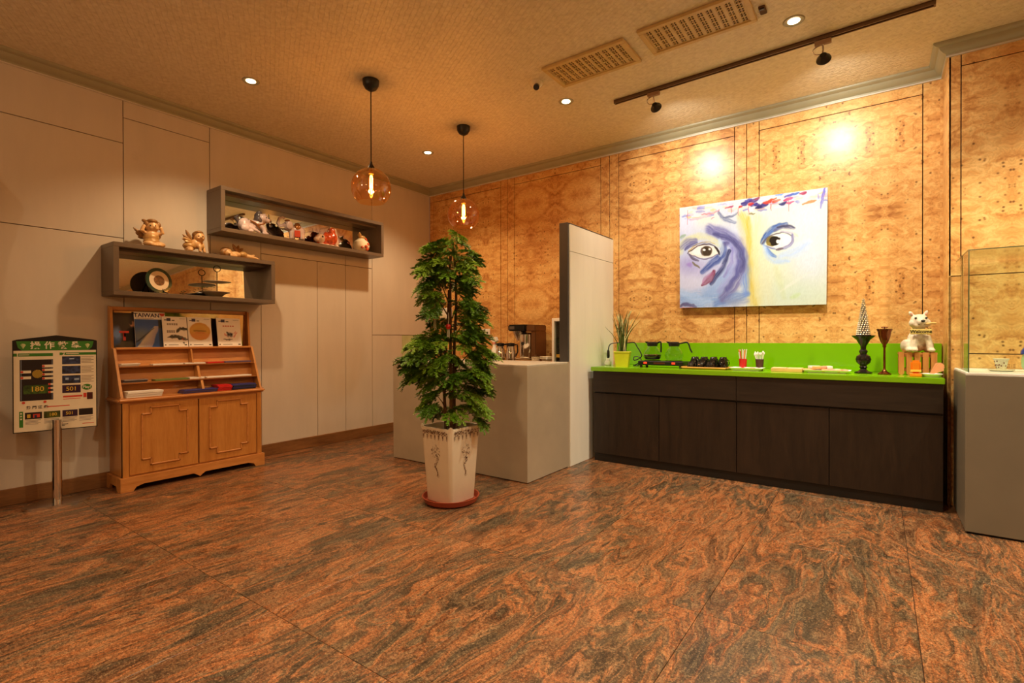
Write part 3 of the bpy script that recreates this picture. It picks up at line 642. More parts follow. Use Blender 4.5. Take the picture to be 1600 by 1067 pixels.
# white terrier figurine
t = thing('dog_figurine', 'white terrier figurine with Welcome sign sitting on the crate', 'figurine', (0.236, 4.86, ZT + 0.171), 0.12)
m_fur = plain('white_resin_fur', (226, 206, 184), 0.5, var=0.15, scale=30, bump=0.6)
f = -1   # faces -y
blob('body', [((0.0, 0.02, 0.085), (0.062, 0.07, 0.085)), ((0.005, -0.015, 0.125), (0.05, 0.05, 0.07)), ((0, -0.01, 0.18), (0.04, 0.042, 0.045)),
              ((0.005, -0.02, 0.235), (0.056, 0.05, 0.048)), ((0.012, -0.055, 0.222), (0.036, 0.036, 0.03)), ((0.01, -0.05, 0.2), (0.04, 0.03, 0.025)),
              ((-0.03, -0.03, 0.215), (0.03, 0.03, 0.03)), ((0.05, -0.03, 0.215), (0.025, 0.03, 0.03)),
              ((-0.07, 0.0, 0.045), (0.036, 0.055, 0.05)), ((-0.06, -0.045, 0.018), (0.024, 0.04, 0.018)), ((0.065, 0.02, 0.045), (0.035, 0.05, 0.05)),
              ((-0.03, -0.065, 0.018), (0.024, 0.03, 0.018)), ((0.07, -0.06, 0.016), (0.024, 0.03, 0.016)),
              ((-0.043, -0.02, 0.285), (0.014, 0.01, 0.024), (0, -0.5, 0)), ((0.045, -0.02, 0.288), (0.014, 0.01, 0.024), (0, 0.4, 0)), ((0.02, 0.09, 0.06), (0.016, 0.03, 0.04))],
     m_fur, t, 0.0055, 3, tubes=[([(-0.025, -0.04, 0.12), (-0.03, -0.052, 0.06), (-0.03, -0.058, 0.016)], [0.026, 0.022, 0.022]), ([(0.045, -0.035, 0.12), (0.06, -0.05, 0.06), (0.066, -0.054, 0.016)], [0.026, 0.022, 0.022])])
M().ball((0.016, -0.09, 0.23), (0.014, 0.01, 0.01), 10).out('nose', m_black, t)
for x in (-0.022, 0.04): M().ball((x, -0.062, 0.252), (0.008, 0.006, 0.007), 8).out('eye', m_black, t)
M().box(-0.012, -0.081, 0.203, 0.04, -0.076, 0.207).out('mouth', m_brown, t)
for s in (-1, 1): M().ball((0.002 + s * 0.043, -0.028, 0.284), (0.007, 0.006, 0.014), 8, (0, s * 0.45, 0)).out('inner_ear', plain('pink_ear', (206, 150, 130), 0.6), t)
M().tube([(0.03, -0.075, 0.207), (0.06, -0.07, 0.212), (0.095, -0.06, 0.213)], 0.008, 8).out('stick', m_bamboo, t)
sg = M().box(-0.058, -0.085, 0.132, 0.068, -0.077, 0.17, 0.003).out('sign_board', plain('tan_sign', (206, 176, 96), 0.5), t)
text('lettering', 'Welcome', 0.032, Matrix.Translation((0.005, -0.0856, 0.151)) @ Matrix.Rotation(PI / 2, 4, 'X'), m_black, sg, 0.0008)
M().tube([(-0.045, -0.08, 0.165), (-0.042, -0.03, 0.185), (0.0, 0.03, 0.19), (0.05, -0.03, 0.185), (0.055, -0.08, 0.165)], 0.003, 6).out('cord', m_bamboo, t)

# napkin plate
t = thing('napkin_plate', 'white oval dish with peach napkin fan at worktop right end', 'dish', (0.305, 4.665, ZT))
M().lathe([(0, 0), (0.045, 0), (0.062, 0.022), (0.06, 0.024), (0.043, 0.004), (0, 0.004)], 24).out('dish', m_white, t)
mn = plain('peach_napkin', (236, 166, 116), 0.6)
q = M()
for k in range(6):
    a0 = -0.5 + k * 0.26
    q.prism([(-0.015, 0.012), (-0.015 + 0.085 * math.cos(a0 + 0.1), 0.012 + 0.09 * abs(math.sin(a0 + 0.9))), (-0.015 + 0.08 * math.cos(a0 + 0.3), 0.016 + 0.085 * abs(math.sin(a0 + 1.1)))], 'y', -0.03 + 0.01 * k, -0.026 + 0.01 * k)
q.out('napkin_fan', mn, t, smooth=None)
t = thing('orange_packet', 'orange snack packet leaning beside the napkin dish', 'packet', (0.215, 4.655, ZT))
M().box(-0.03, -0.02, 0.02, 0.03, 0.02, 0.115, 0.012, 2).out('packet', m_orange, t)
M().box(-0.034, -0.03, 0.0, 0.034, 0.03, 0.022, 0.003).out('holder', m_orange, t)
M().box(-0.0305, -0.0215, 0.035, 0.0305, -0.02, 0.05).out('stripe', plain('yellow_stripe', (250, 206, 90), 0.4), t)

# ------------------------------------------------------------------ painting
def smooth01(x): x = np.clip(x, 0, 1); return x * x * (3 - 2 * x)
def vnoise(x, y, s, seed):
    r = np.random.RandomState(seed); g = r.rand(64, 64); x = np.asarray(x) / s; y = np.asarray(y) / s
    i, j = np.floor(x).astype(int), np.floor(y).astype(int); fx, fy = smooth01(x - i), smooth01(y - j)
    i0, i1, j0, j1 = i % 64, (i + 1) % 64, j % 64, (j + 1) % 64
    return (g[i0, j0] * (1 - fx) + g[i1, j0] * fx) * (1 - fy) + (g[i0, j1] * (1 - fx) + g[i1, j1] * fx) * fy
class Canvas:
    def __init__(s, X, Y, base): s.X, s.Y = X, Y; s.C = np.tile(np.array(base, float), (len(X), 1)); s.w = 0
    def blend(s, a, c): s.C += (np.array(c, float) - s.C) * np.clip(a, 0, 1)[:, None]
    def warp(s, amp, sc, seed): s.Xw = s.X + (vnoise(s.X, s.Y, sc, seed) - .5) * 2 * amp; s.Yw = s.Y + (vnoise(s.X, s.Y, sc, seed + 9) - .5) * 2 * amp
    def stroke(s, pts, wd, c, al=1.0, soft=0.6, taper=0.55, bristle=0.35, seed=0):
        """tapered brush stroke with bristle streaks along its length"""
        n = len(s.X); best = np.full(n, 1e9); T = np.zeros(n); SD = np.zeros(n); P = []
        q = [np.array(p, float) for p in pts]; q = [q[0]] + q + [q[-1]]
        for i in range(1, len(q) - 2):
            for k in range(4):
                u = k / 4; A, B, C_, D = q[i - 1], q[i], q[i + 1], q[i + 2]
                P.append(0.5 * (2 * B + (C_ - A) * u + (2 * A - 5 * B + 4 * C_ - D) * u * u + (3 * B - A - 3 * C_ + D) * u ** 3))
        P.append(q[-2]); L = [0.0]
        for A, B in zip(P, P[1:]): L.append(L[-1] + np.hypot(*(B - A)))
        for i, (A, B) in enumerate(zip(P, P[1:])):
            vx, vy = B - A; l2 = vx * vx + vy * vy + 1e-9
            u = np.clip(((s.Xw - A[0]) * vx + (s.Yw - A[1]) * vy) / l2, 0, 1); dx, dy = s.Xw - A[0] - u * vx, s.Yw - A[1] - u * vy; d = np.hypot(dx, dy); m = d < best
            best[m] = d[m]; T[m] = (L[i] + u * (L[i + 1] - L[i]))[m]; SD[m] = ((dx * vy - dy * vx) / math.sqrt(l2))[m]
        t = T / max(L[-1], 1e-6); w_ = wd * (1 - taper + taper * np.sin(np.pi * np.clip(t * .86 + .10, 0, 1)) ** .7)
        a = al * smooth01((w_ * (1 + soft) - best) / (w_ * 2 * soft + 1e-6))
        if bristle: a = a * (1 - bristle * np.clip(vnoise(T + 900 + seed * 37, SD * 9 + 4000, 60, 31 + seed) * 2.2 - .7, 0, 1))
        s.blend(a, c)
    def ell(s, cx, cy, rx, ry, c, al=1.0, rot=0.0, soft=0.15):
        dx, dy = s.Xw - cx, s.Yw - cy; ca, sa = math.cos(rot), math.sin(rot)
        d = np.hypot((dx * ca + dy * sa) / rx, (-dx * sa + dy * ca) / ry)
        s.blend(al * smooth01((1 + soft - d) / (2 * soft)), c)
def colour_grid(name, nu, nv, fn, paint, material, parent):
    """a gridded sheet; fn(u,v)->xyz, paint(U,V)->sRGB per vertex"""
    U, V = np.meshgrid(np.linspace(0, 1, nu), np.linspace(0, 1, nv)); U, V = U.ravel(), V.ravel()
    P = fn(U, V); me = bpy.data.meshes.new(name)
    F = [(j * nu + i, (j + 1) * nu + i, (j + 1) * nu + i + 1, j * nu + i + 1) for j in range(nv - 1) for i in range(nu - 1)]
    me.from_pydata([tuple(p) for p in P], [], F); me.update()
    at = me.color_attributes.new('paint', 'FLOAT_COLOR', 'POINT')
    C = np.ones((len(U), 4), np.float32); C[:, :3] = lin(np.clip(paint(U, V), 0, 255)); at.data.foreach_set('color', C.ravel())
    return link(name, me, material, parent)
def attr_mat(name, rough=0.5, bumpy=True):
    t = NT(name); a = t.add('ShaderNodeAttribute', attribute_name='paint'); t.set(color=a.outputs['Color'], rough=rough, spec=0.3)
    if bumpy: t.bump(t.noise(t.vmath('MULTIPLY', t.obj(), (1, 1, 0.4)), 90.0, 4.0).outputs[0], 0.25, 0.004)
    return t.m
m_canvas = attr_mat('oil_paint', 0.42); m_photo = attr_mat('printed_photo', 0.35, False)
def paint_eyes(U, V):
    # drawn in a working frame 1200 x 900 units
    X = (30 + 20 * V) + U * (1205 - 17 * V); Y = (215 - 150 * U) * (1 - V) + (1015 - 30 * U) * V; tb = Y - (215 - 150 * U)
    c = Canvas(X, Y, (222, 226, 222)); c.warp(6, 60, 1); S_, E_ = c.stroke, c.ell
    c.blend(smooth01((640 - X) / 200) * 0.8, (190, 200, 226)); c.blend(smooth01((X - 640) / 160), (220, 226, 206))
    E_(1010, 780, 300, 260, (222, 226, 188), .7, soft=.9); E_(1120, 620, 150, 200, (214, 224, 240), .7, soft=.9); E_(1000, 900, 200, 90, (206, 224, 206), .6, soft=.9); E_(1140, 330, 160, 120, (232, 234, 222), .7, soft=.9)
    S_([(900, 880), (1010, 800), (1130, 720)], 9, (236, 236, 220), .6, .8); S_([(860, 690), (900, 820), (930, 930)], 26, (206, 214, 160), .4, .9, seed=1); S_([(990, 930), (1040, 905)], 20, (196, 220, 150), .5, .9)
    E_(260, 320, 210, 100, (240, 236, 206), .85, soft=.8); E_(110, 330, 80, 110, (224, 226, 240), .8, soft=.8); E_(300, 400, 160, 60, (206, 214, 226), .7, soft=.8)
    # the nose light
    S_([(590, 285), (630, 420), (655, 620), (690, 960)], 44, (226, 204, 106), .9, .8, .1); S_([(640, 300), (650, 520), (665, 760), (715, 985)], 22, (214, 184, 66), .75, .8, .2, seed=2)
    S_([(700, 290), (700, 560), (730, 960)], 42, (226, 222, 166), .85, .9, .1, seed=3); S_([(760, 320), (770, 640), (820, 960)], 40, (222, 222, 180), .6, .9, .1, seed=4); S_([(560, 330), (600, 470), (625, 640)], 26, (214, 210, 186), .8, .9, seed=5)
    # left cheek
    c.warp(9, 50, 4)
    E_(150, 790, 130, 170, (206, 206, 226), .95, soft=.7); E_(230, 700, 160, 60, (184, 180, 214), .7, soft=.8); E_(120, 660, 90, 60, (170, 166, 208), .8, soft=.8)
    S_([(50, 930), (180, 950), (330, 930), (470, 900)], 62, (136, 168, 214), .9, .8, .2, .5); S_([(60, 880), (170, 930), (320, 960)], 34, (176, 202, 234), .8, .8, seed=6); S_([(300, 900), (420, 800), (500, 700)], 60, (150, 176, 216), .85, .8, seed=7)
    S_([(380, 985), (500, 940), (640, 900)], 40, (112, 142, 196), .85, .7, seed=8); S_([(590, 560), (620, 700), (625, 900)], 40, (120, 152, 214), .85, .8, seed=9); S_([(480, 960), (640, 960)], 30, (150, 162, 190), .7, .8)
    # violet arc round the eye socket
    S_([(320, 385), (440, 430), (540, 500), (585, 600), (575, 730), (510, 850), (430, 930)], 52, (120, 118, 166), .95, .55, .35, .45, 10)
    S_([(360, 420), (470, 450), (560, 530), (600, 640), (585, 720)], 26, (84, 84, 134), .9, .6, .5, .4, 11); S_([(560, 640), (545, 750), (470, 870)], 24, (96, 98, 156), .85, .6, .5, .4, 12)
    S_([(470, 500), (520, 560), (520, 680), (470, 790), (400, 880)], 26, (160, 164, 210), .8, .7, .5, .4, 13); S_([(500, 540), (500, 640), (440, 760)], 16, (138, 132, 190), .7, .7, .5, .4, 14)
    S_([(440, 505), (430, 570), (360, 640), (250, 725)], 30, (72, 90, 152), .95, .45, .5, .4, 15); S_([(480, 560), (440, 660), (390, 740), (325, 820)], 22, (58, 64, 110), .95, .4, .6, .35, 16); S_([(470, 500), (425, 530), (410, 580)], 22, (96, 92, 140), .9, .5, .5, .3, 17)
    S_([(355, 725), (320, 775), (250, 835)], 22, (134, 66, 92), .95, .4, .7, .35, 18); S_([(340, 735), (270, 780), (255, 820)], 14, (170, 110, 150), .7, .6, .6, .4, 19); S_([(420, 660), (370, 730)], 10, (190, 190, 226), .7, .6)
    S_([(160, 655), (225, 690)], 11, (118, 108, 82), .9, .5); E_(130, 670, 22, 14, (160, 136, 200), .8, soft=.6)
    # left eye
    c.warp(3, 26, 6)
    S_([(45, 570), (60, 500), (130, 460), (230, 440), (330, 465), (400, 510)], 26, (222, 222, 170), .85, .7, .3, .4, 20); S_([(50, 530), (110, 485), (190, 470)], 24, (124, 122, 160), .9, .6, .5, .5, 21); S_([(90, 545), (140, 510), (200, 490)], 16, (92, 90, 136), .85, .6, .6, .5, 22)
    S_([(45, 450), (90, 430)], 12, (140, 170, 130), .7, .7); S_([(400, 470), (420, 540), (405, 590)], 22, (196, 214, 226), .8, .7)
    E_(262, 560, 140, 52, (240, 232, 214), 1, .0, .10); E_(205, 555, 60, 30, (244, 240, 232), .9, 0, .3)
    S_([(115, 572), (200, 520), (300, 500), (370, 525), (400, 570)], 5, (84, 66, 64), .95, .5, .4, .2); S_([(120, 560), (200, 502), (300, 484), (360, 500)], 5, (190, 160, 90), .8, .6, .4); S_([(150, 520), (230, 495), (280, 488)], 3, (120, 112, 120), .8, .6)
    S_([(112, 578), (180, 600), (260, 622), (340, 605), (398, 575)], 5, (110, 98, 124), .9, .5, .4, .2); S_([(130, 590), (170, 620), (215, 635)], 10, (96, 88, 112), .9, .5, .5); S_([(360, 525), (392, 560), (400, 585)], 9, (44, 36, 34), .95, .4, .6)
    E_(286, 556, 50, 42, (88, 72, 56), 1, 0, .10); E_(288, 560, 44, 36, (136, 116, 92), .8, 0, .2); E_(290, 566, 38, 28, (70, 54, 40), 1, 0, .2); E_(280, 532, 20, 10, (52, 40, 30), .9, 0, .3); E_(266, 545, 14, 9, (242, 238, 230), 1, 0, .25); E_(312, 543, 10, 9, (236, 230, 220), 1, 0, .25); S_([(240, 530), (236, 560), (250, 590)], 4, (120, 112, 130), .8, .6)
    # right eye
    S_([(755, 492), (790, 425), (850, 375), (940, 345)], 24, (58, 86, 150), .95, .45, .55, .45, 23); S_([(775, 450), (840, 390), (890, 350)], 12, (96, 130, 186), .8, .6, .5, .5, 24); S_([(850, 395), (920, 365), (1000, 378)], 17, (104, 100, 128), .9, .5, .55, .5, 25); S_([(870, 372), (960, 360), (995, 372)], 8, (66, 66, 92), .85, .5, .5)
    E_(890, 480, 96, 56, (244, 240, 224), 1, -.15, .08); E_(950, 480, 40, 44, (246, 242, 232), .8, 0, .3)
    S_([(755, 500), (790, 455), (850, 425), (930, 412), (985, 440)], 5, (96, 84, 92), .9, .5, .5, .2); S_([(900, 405), (980, 415), (1005, 450)], 8, (190, 184, 196), .85, .6); S_([(1000, 420), (1025, 445)], 9, (236, 228, 190), .9, .6)
    S_([(985, 430), (985, 490), (940, 530), (870, 545)], 11, (140, 136, 172), .9, .5, .5, .3); S_([(870, 548), (915, 540)], 9, (110, 92, 96), .9, .5); S_([(770, 510), (810, 530), (860, 540)], 8, (120, 130, 176), .85, .5)
    S_([(790, 540), (820, 580), (860, 605)], 15, (84, 122, 190), .9, .6, .6, .4); S_([(770, 520), (800, 590), (860, 640), (960, 640)], 22, (176, 204, 238), .75, .8, .5, .4, 26); S_([(900, 600), (1010, 560), (1100, 500)], 40, (188, 210, 240), .7, .9, .4, .4, 27)
    E_(832, 480, 48, 40, (126, 112, 62), 1, 0, .08); E_(850, 478, 40, 38, (34, 28, 22), 1, 0, .10); E_(806, 500, 16, 14, (160, 140, 70), .8, 0, .4); E_(878, 484, 16, 14, (244, 240, 224), 1, 0, .2); E_(886, 462, 10, 8, (40, 34, 28), .9, 0, .3)
    # loose dabs along the top edge
    c.warp(5, 20, 12); c.blend(smooth01((95 - tb) / 60) * .8, (238, 230, 212)); r = random.Random(11)
    soft = [(150, 180, 222), (236, 206, 130), (226, 150, 160), (206, 206, 226), (240, 224, 170), (130, 130, 190)]
    for k in range(60):
        u = r.random(); x = 30 + 1205 * u; y = 215 - 150 * u + r.uniform(14, 120 - 40 * abs(u - .5)); l = r.uniform(26, 80)
        S_([(x, y), (x + l, y - l * .12 + r.uniform(-6, 6))], r.uniform(5, 13), soft[r.randrange(6)], r.uniform(.35, .8), .7, .5, .5, k)
    for x, y, l, w_, cc in ((585, 185, 60, 15, (54, 46, 120)), (650, 165, 70, 16, (70, 40, 110)), (690, 195, 30, 12, (60, 44, 116)), (720, 205, 70, 18, (52, 40, 112)), (660, 195, 46, 14, (58, 48, 128)), (700, 215, 40, 10, (44, 40, 90)), (890, 190, 46, 12, (48, 48, 104)), (930, 130, 60, 11, (96, 84, 176)),
                            (1040, 110, 40, 12, (170, 60, 90)), (640, 190, 36, 9, (206, 50, 54)), (560, 208, 26, 8, (196, 54, 50)), (690, 150, 40, 8, (176, 66, 70)), (760, 180, 60, 11, (206, 66, 50)), (800, 160, 60, 8, (220, 80, 50)), (830, 172, 60, 9, (206, 90, 60)), (920, 160, 60, 12, (196, 60, 110)),
                            (940, 185, 50, 8, (206, 90, 130)), (1060, 190, 90, 9, (236, 140, 90)), (450, 215, 46, 9, (200, 90, 100)), (480, 205, 30, 8, (170, 80, 110)), (860, 115, 60, 12, (120, 160, 214)), (970, 120, 60, 8, (90, 120, 186)), (610, 160, 50, 9, (90, 90, 160))):
        S_([(x, y), (x + l * .5, y - l * .12), (x + l, y - l * .3)], w_, cc, .92, .4, .5, .3, int(x) % 9)
    for x0, y0, l in ((105, 230, 120), (390, 225, 40), (495, 205, 50), (555, 215, 60), (955, 160, 90), (815, 180, 60), (640, 200, 60)): S_([(x0, y0), (x0 + 2, y0 + l)], 4, (214, 110, 116), .75, .5, .6, .2)
    S_([(130, 310), (220, 295), (310, 270)], 10, (230, 170, 184), .7, .7, .5, .5); S_([(240, 265), (330, 255), (390, 235)], 7, (226, 120, 120), .7, .6, .5, .4); S_([(320, 300), (350, 288)], 5, (206, 120, 140), .7, .6)
    S_([(390, 250), (430, 300), (480, 315), (530, 330)], 16, (120, 130, 156), .85, .6, .5, .5); S_([(430, 290), (500, 280), (550, 250)], 8, (96, 104, 130), .8, .6, .5, .5); S_([(640, 265), (690, 258)], 6, (130, 120, 70), .8, .6)
    S_([(1218, 70), (1206, 120), (1188, 225)], 10, (120, 112, 196), .9, .5, .6, .4); S_([(1168, 115), (1172, 150)], 5, (150, 144, 196), .7, .6); S_([(55, 1000), (100, 985), (200, 1005)], 14, (80, 66, 104), .8, .7); S_([(70, 1012), (200, 1015)], 5, (226, 120, 110), .7, .6)
    n = vnoise(X + Y * .2, Y * .3 + 40, 5, 21) - .5; c.C += (n * 9)[:, None]; c.C = 246 * (c.C / 255) ** 1.06 * np.array([0.95, 0.98, 1.08])
    return c.C
t = thing('painting', 'large unframed canvas painted with two staring eyes on burl wall', 'painting', (-0.985, YB, 1.50))
HW, HH = 0.622, 0.985
M().box(-HW, -0.05, 0.0, HW, -0.012, HH, 0.002).out('stretcher', plain('canvas_edge', (206, 200, 190), 0.6), t)
M().box(-HW + 0.1, -0.012, 0.1, HW - 0.1, -0.002, HH - 0.1).out('hanging_bar', m_oak_dark, t)
colour_grid('canvas', 420, 330, lambda U, V: np.stack([-HW + 2 * HW * U, np.full_like(U, -0.0508), HH * (1 - V)], 1), paint_eyes, m_canvas, t)
t.rotation_euler = (math.radians(2.6), math.radians(0.7), 0); t.location.y -= 0.002

# ------------------------------------------------------------------ display case on the right
DX0, DY0, DX1, DY1 = 0.432, 4.16, 1.65, YP - 0.006
t = thing('display_case', 'grey pedestal display case with a glass hood at right', 'display case', (1.04, 4.46, 0))
M().box(DX0, DY0, 0.012, DX1, DY1, 0.975, 0.003).out('pedestal', plain('grey_pedestal', (114, 104, 88), 0.4, var=0.04, scale=3), t, world=True)
M().box(DX0 + 0.01, DY0 + 0.01, 0, DX1 - 0.01, DY1 - 0.01, 0.012).out('base_gap', m_dark, t, world=True)
M().box(DX0 + 0.003, DY0 + 0.003, 0.975, DX1 - 0.003, DY1 - 0.003, 0.989, 0.002).out('white_deck', plain('white_deck', (240, 238, 232), 0.3), t, world=True)
GZ = 1.735
def pane(x0, y0, z0, x1, y1, z1, edge):
    p = M().box(x0, y0, z0, x1, y1, z1).out('glass_pane', m_glass, t, world=True, smooth=None)
    return p
g = 0.006
pane(DX0 + 0.018, DY0 + 0.004, 0.9895, DX1 - 0.02, DY0 + 0.004 + g, GZ, 0)
pane(DX0 + 0.012, DY0 + 0.011, 0.9895, DX0 + 0.012 + g, DY1 - 0.01, GZ, 1)
pane(DX0 + 0.012, DY0 + 0.004, GZ, DX1 - 0.02, DY1 - 0.01, GZ + g, 2)
for b in ((DX0 + 0.012, DY0 + 0.0035, 0.9895, DX0 + 0.0175, DY0 + 0.0105, GZ), (DX0 + 0.012, DY0 + 0.001, GZ + 0.0005, DX1 - 0.02, DY0 + 0.0035, GZ + g), (DX0 + 0.009, DY0 + 0.004, GZ + 0.001, DX0 + 0.0115, DY1 - 0.01, GZ + g)):
    M().box(*b).out('glass_edge', m_glass_edge, t, world=True, smooth=None)
t = thing('teacup', 'porcelain teacup with floral print on saucer inside the display case', 'teacup', (0.63, 4.43, 0.9895))
M().lathe([(0, 0), (0.05, 0), (0.064, 0.009), (0.063, 0.012), (0.046, 0.004), (0, 0.004)], 26).out('saucer', m_cream, t)
M().lathe([(0, 0.006), (0.02, 0.006), (0.023, 0.012), (0.029, 0.045), (0.033, 0.068), (0.041, 0.08), (0.039, 0.08), (0.03, 0.066), (0.026, 0.045), (0, 0.014)], 26).out('cup', m_cream, t)
pm = M()
for k in range(26):
    a = R_.uniform(0, 2 * PI); z = R_.uniform(0.022, 0.066); r = 0.0245 + (z - 0.02) * 0.19 + 0.0006
    pm.ball((r * math.cos(a), r * math.sin(a), z), (0.0032, 0.0032, 0.0045), 6)
o = pm.out('floral_print', plain('floral_brown', (120, 60, 40), 0.4), t); o['kind'] = 'stuff'
t = thing('glazed_jar', 'pale green jar with a cobalt blue domed lid in display case', 'jar', (0.79, 4.44, 0.9895))
M().lathe([(0, 0), (0.05, 0), (0.066, 0.03), (0.07, 0.07), (0.06, 0.11), (0, 0.11)], 24).out('jar', plain('celadon', (170, 206, 150), 0.25, coat=0.4), t)
M().lathe([(0.073, 0.11), (0.07, 0.13), (0.045, 0.17), (0.02, 0.188), (0.014, 0.2), (0, 0.204)], 24).lathe([(0, 0.11), (0.073, 0.11)], 24).out('lid', plain('cobalt', (26, 66, 160), 0.2, coat=0.4), t)

# ------------------------------------------------------------------ wall boxes with mirrors
def wall_box(label, y0, y1, z0, z1, d, th=0.036, tilt_=0.002):
    t = thing('wall_display_box', label, 'shelf box', (XL, (y0 + y1) / 2, z0)); X0, X1 = XL + 0.003, XL + d
    M().box(X0, y0, z1 - th, X1, y1, z1, 0.002).out('top_board', m_box, t, world=True)
    M().box(X0, y0, z0, X1, y1, z0 + th, 0.002).out('bottom_board', m_box, t, world=True)
    for a, b in ((y0, y0 + th), (y1 - th, y1)): M().box(X0, a, z0 + th, X1, b, z1 - th).out('side_board', m_box, t, world=True)
    M().prism([(X0, z0 + th), (X0 + 0.006 + tilt_, z0 + th), (X0 + 0.006, z1 - th), (X0, z1 - th)], 'y', y0 + th, y1 - th).out('mirror_back', m_mirror, t, world=True, smooth=None)
    M().box(X0 + 0.012, y0 + th, z1 - th - 0.022, X1 - 0.1, y1 - th, z1 - th - 0.0005).out('light_pelmet', m_box, t, world=True)
    return t
wall_box('upper taupe wall box with mirror back holding animal figurines', 2.205, 4.075, 2.190, 2.603, 0.285)
wall_box('lower taupe wall box with mirror back holding round plate', 1.402, 2.712, 1.553, 1.971, 0.285, tilt_=0.0125)

# plate on an easel and tiered stand in the lower box
zf = 1.553 + 0.036
t = thing('round_plate', 'green rimmed cream round plate with brown centre standing on easel', 'plate', (-4.965, 1.752, zf))
tilt = Matrix.Translation((0, 0, 0.113)) @ Matrix.Rotation(0.24, 4, 'Z') @ Matrix.Rotation(PI / 2 - 0.16, 4, 'Y')
def disc(name, r0, r1, z, m):
    M().lathe([(r0, z - 0.006), (r1, z - 0.003), (r1, z), (r0, z)] if r0 > 0 else [(0, z - 0.006), (r1, z - 0.003), (r1, z), (0, z)], 36, mat=tilt).out(name, m, t)
disc('plate_back', 0, 0.108, 0.0, plain('grey_glaze', (176, 166, 150), 0.3)); disc('rim', 0.082, 0.109, 0.006, plain('dark_green_glaze', (12, 56, 44), 0.12, coat=0.6))
disc('cream_band', 0.044, 0.0825, 0.0055, plain('cream_glaze', (226, 206, 180), 0.25)); disc('centre', 0, 0.0445, 0.006, plain('brown_medallion', (112, 72, 44), 0.3, var=0.4, scale=60))
M().tube([(0.05, -0.05, 0.004), (0.02, -0.03, 0.02), (-0.03, 0, 0.12)], 0.004, 6).tube([(0.05, 0.05, 0.004), (0.02, 0.03, 0.02), (-0.03, 0, 0.12)], 0.004, 6).tube([(-0.09, 0, 0.004), (-0.03, 0, 0.12)], 0.004, 6).out('easel', m_dark, t)
t = thing('tiered_stand', 'two tier plate stand with black wire loop in lower box', 'cake stand', (-4.962, 2.20, zf + 0.0005))
M().lathe([(0, 0.0), (0.05, 0.0), (0.09, 0.035), (0.125, 0.045), (0.125, 0.049), (0.085, 0.041), (0, 0.01)], 28).out('lower_bowl', m_grey, t)
M().lathe([(0, 0.13), (0.05, 0.13), (0.115, 0.142), (0.115, 0.146), (0.05, 0.135), (0, 0.135)], 28, (0, 0.02, 0)).out('upper_plate', plain('grey_plate', (160, 150, 138), 0.3), t)
M().tube([(0, 0.02, 0.01), (0, 0.02, 0.24)], 0.004, 6).out('post', m_dark, t)
M().tube([(0, 0.02 + 0.03 * math.sin(a), 0.265 - 0.028 * math.cos(a)) for a in np.linspace(0, 2 * PI, 17)], 0.0035, 6).out('loop_handle', m_dark, t)
t = thing('ivy_sprig', 'small green ivy sprig lying in the lower stand bowl', 'plant', (-4.93, 2.10, zf + 0.05))
mi = plain('ivy_green', (70, 104, 26), 0.5, var=0.2)
M().tube([(0, -0.06, 0.004), (0.01, 0, 0.012), (0, 0.06, 0.004)], 0.003, 5).out('stem', m_trunk, t)
for k in range(16):
    x, y, z = R_.uniform(-.03, .05), R_.uniform(-.075, .06), R_.uniform(.0, .04); a = R_.uniform(0, 6)
    M().poly([(x, y, z), (x + .012 * math.cos(a + .6), y + .012 * math.sin(a + .6), z + .006), (x + .024 * math.cos(a), y + .024 * math.sin(a), z + .002), (x + .012 * math.cos(a - .6), y + .012 * math.sin(a - .6), z + .006)]).out('leaf', mi, t, smooth=None)

# cherub figurines on top of the lower box (local: +y along wall to the right, +x into the room)
zt = 1.9715
def wing(pts, name, mat, parent, seed=0):
    """feathered wing: three overlapping tapered feathers fanned from a root"""
    root = Vector(pts[0])
    for tip in pts[1:]:
        tip = Vector(tip); d = tip - root
        m = M(); m.tube([root, root + d * 0.35, root + d * 0.75, tip], [0.009, 0.017, 0.013, 0.003], 8)
        m.out(name, mat, parent)
def eyes(parent, c, dirv, r, gap):
    d = Vector(dirv).normalized(); s = d.cross(Vector((0, 0, 1))).normalized()
    for q in (-1, 1): M().ball(Vector(c) + d * r * 0.93 + s * gap * q + Vector((0, 0, 0.006)), 0.0055, 8).out('eye', m_brown, parent)
t = thing('cherub_figurine', 'gilded cherub sitting with both hands at its head, leftmost on lower box', 'figurine', (-4.97, 1.70, zt), 0.0)
blob('body', [((0, 0, 0.06), (0.05, 0.056, 0.06)), ((0.005, 0, 0.11), (0.042, 0.05, 0.045)), ((0.012, 0.005, 0.178), (0.045, 0.047, 0.05)),
              ((0.055, -0.03, 0.026), (0.045, 0.05, 0.026), (0, 0, 0.6)), ((0.055, 0.04, 0.026), (0.045, 0.045, 0.026), (0, 0, -0.6)), ((0.085, 0.03, 0.018), (0.022, 0.03, 0.018)), ((0.09, -0.01, 0.016), (0.022, 0.03, 0.016)),
              ((0.054, 0.008, 0.172), (0.01, 0.009, 0.009)), ((0.04, 0.026, 0.163), (0.014, 0.014, 0.014)), ((0.04, -0.012, 0.163), (0.014, 0.014, 0.014))], m_skin, t, 0.005, 3,
     tubes=[([(0.0, 0.045, 0.125), (0.02, 0.078, 0.135), (0.02, 0.062, 0.185)], [0.018, 0.016, 0.014]), ([(0, -0.045, 0.125), (0.02, -0.075, 0.135), (0.02, -0.055, 0.185)], [0.018, 0.016, 0.014])])
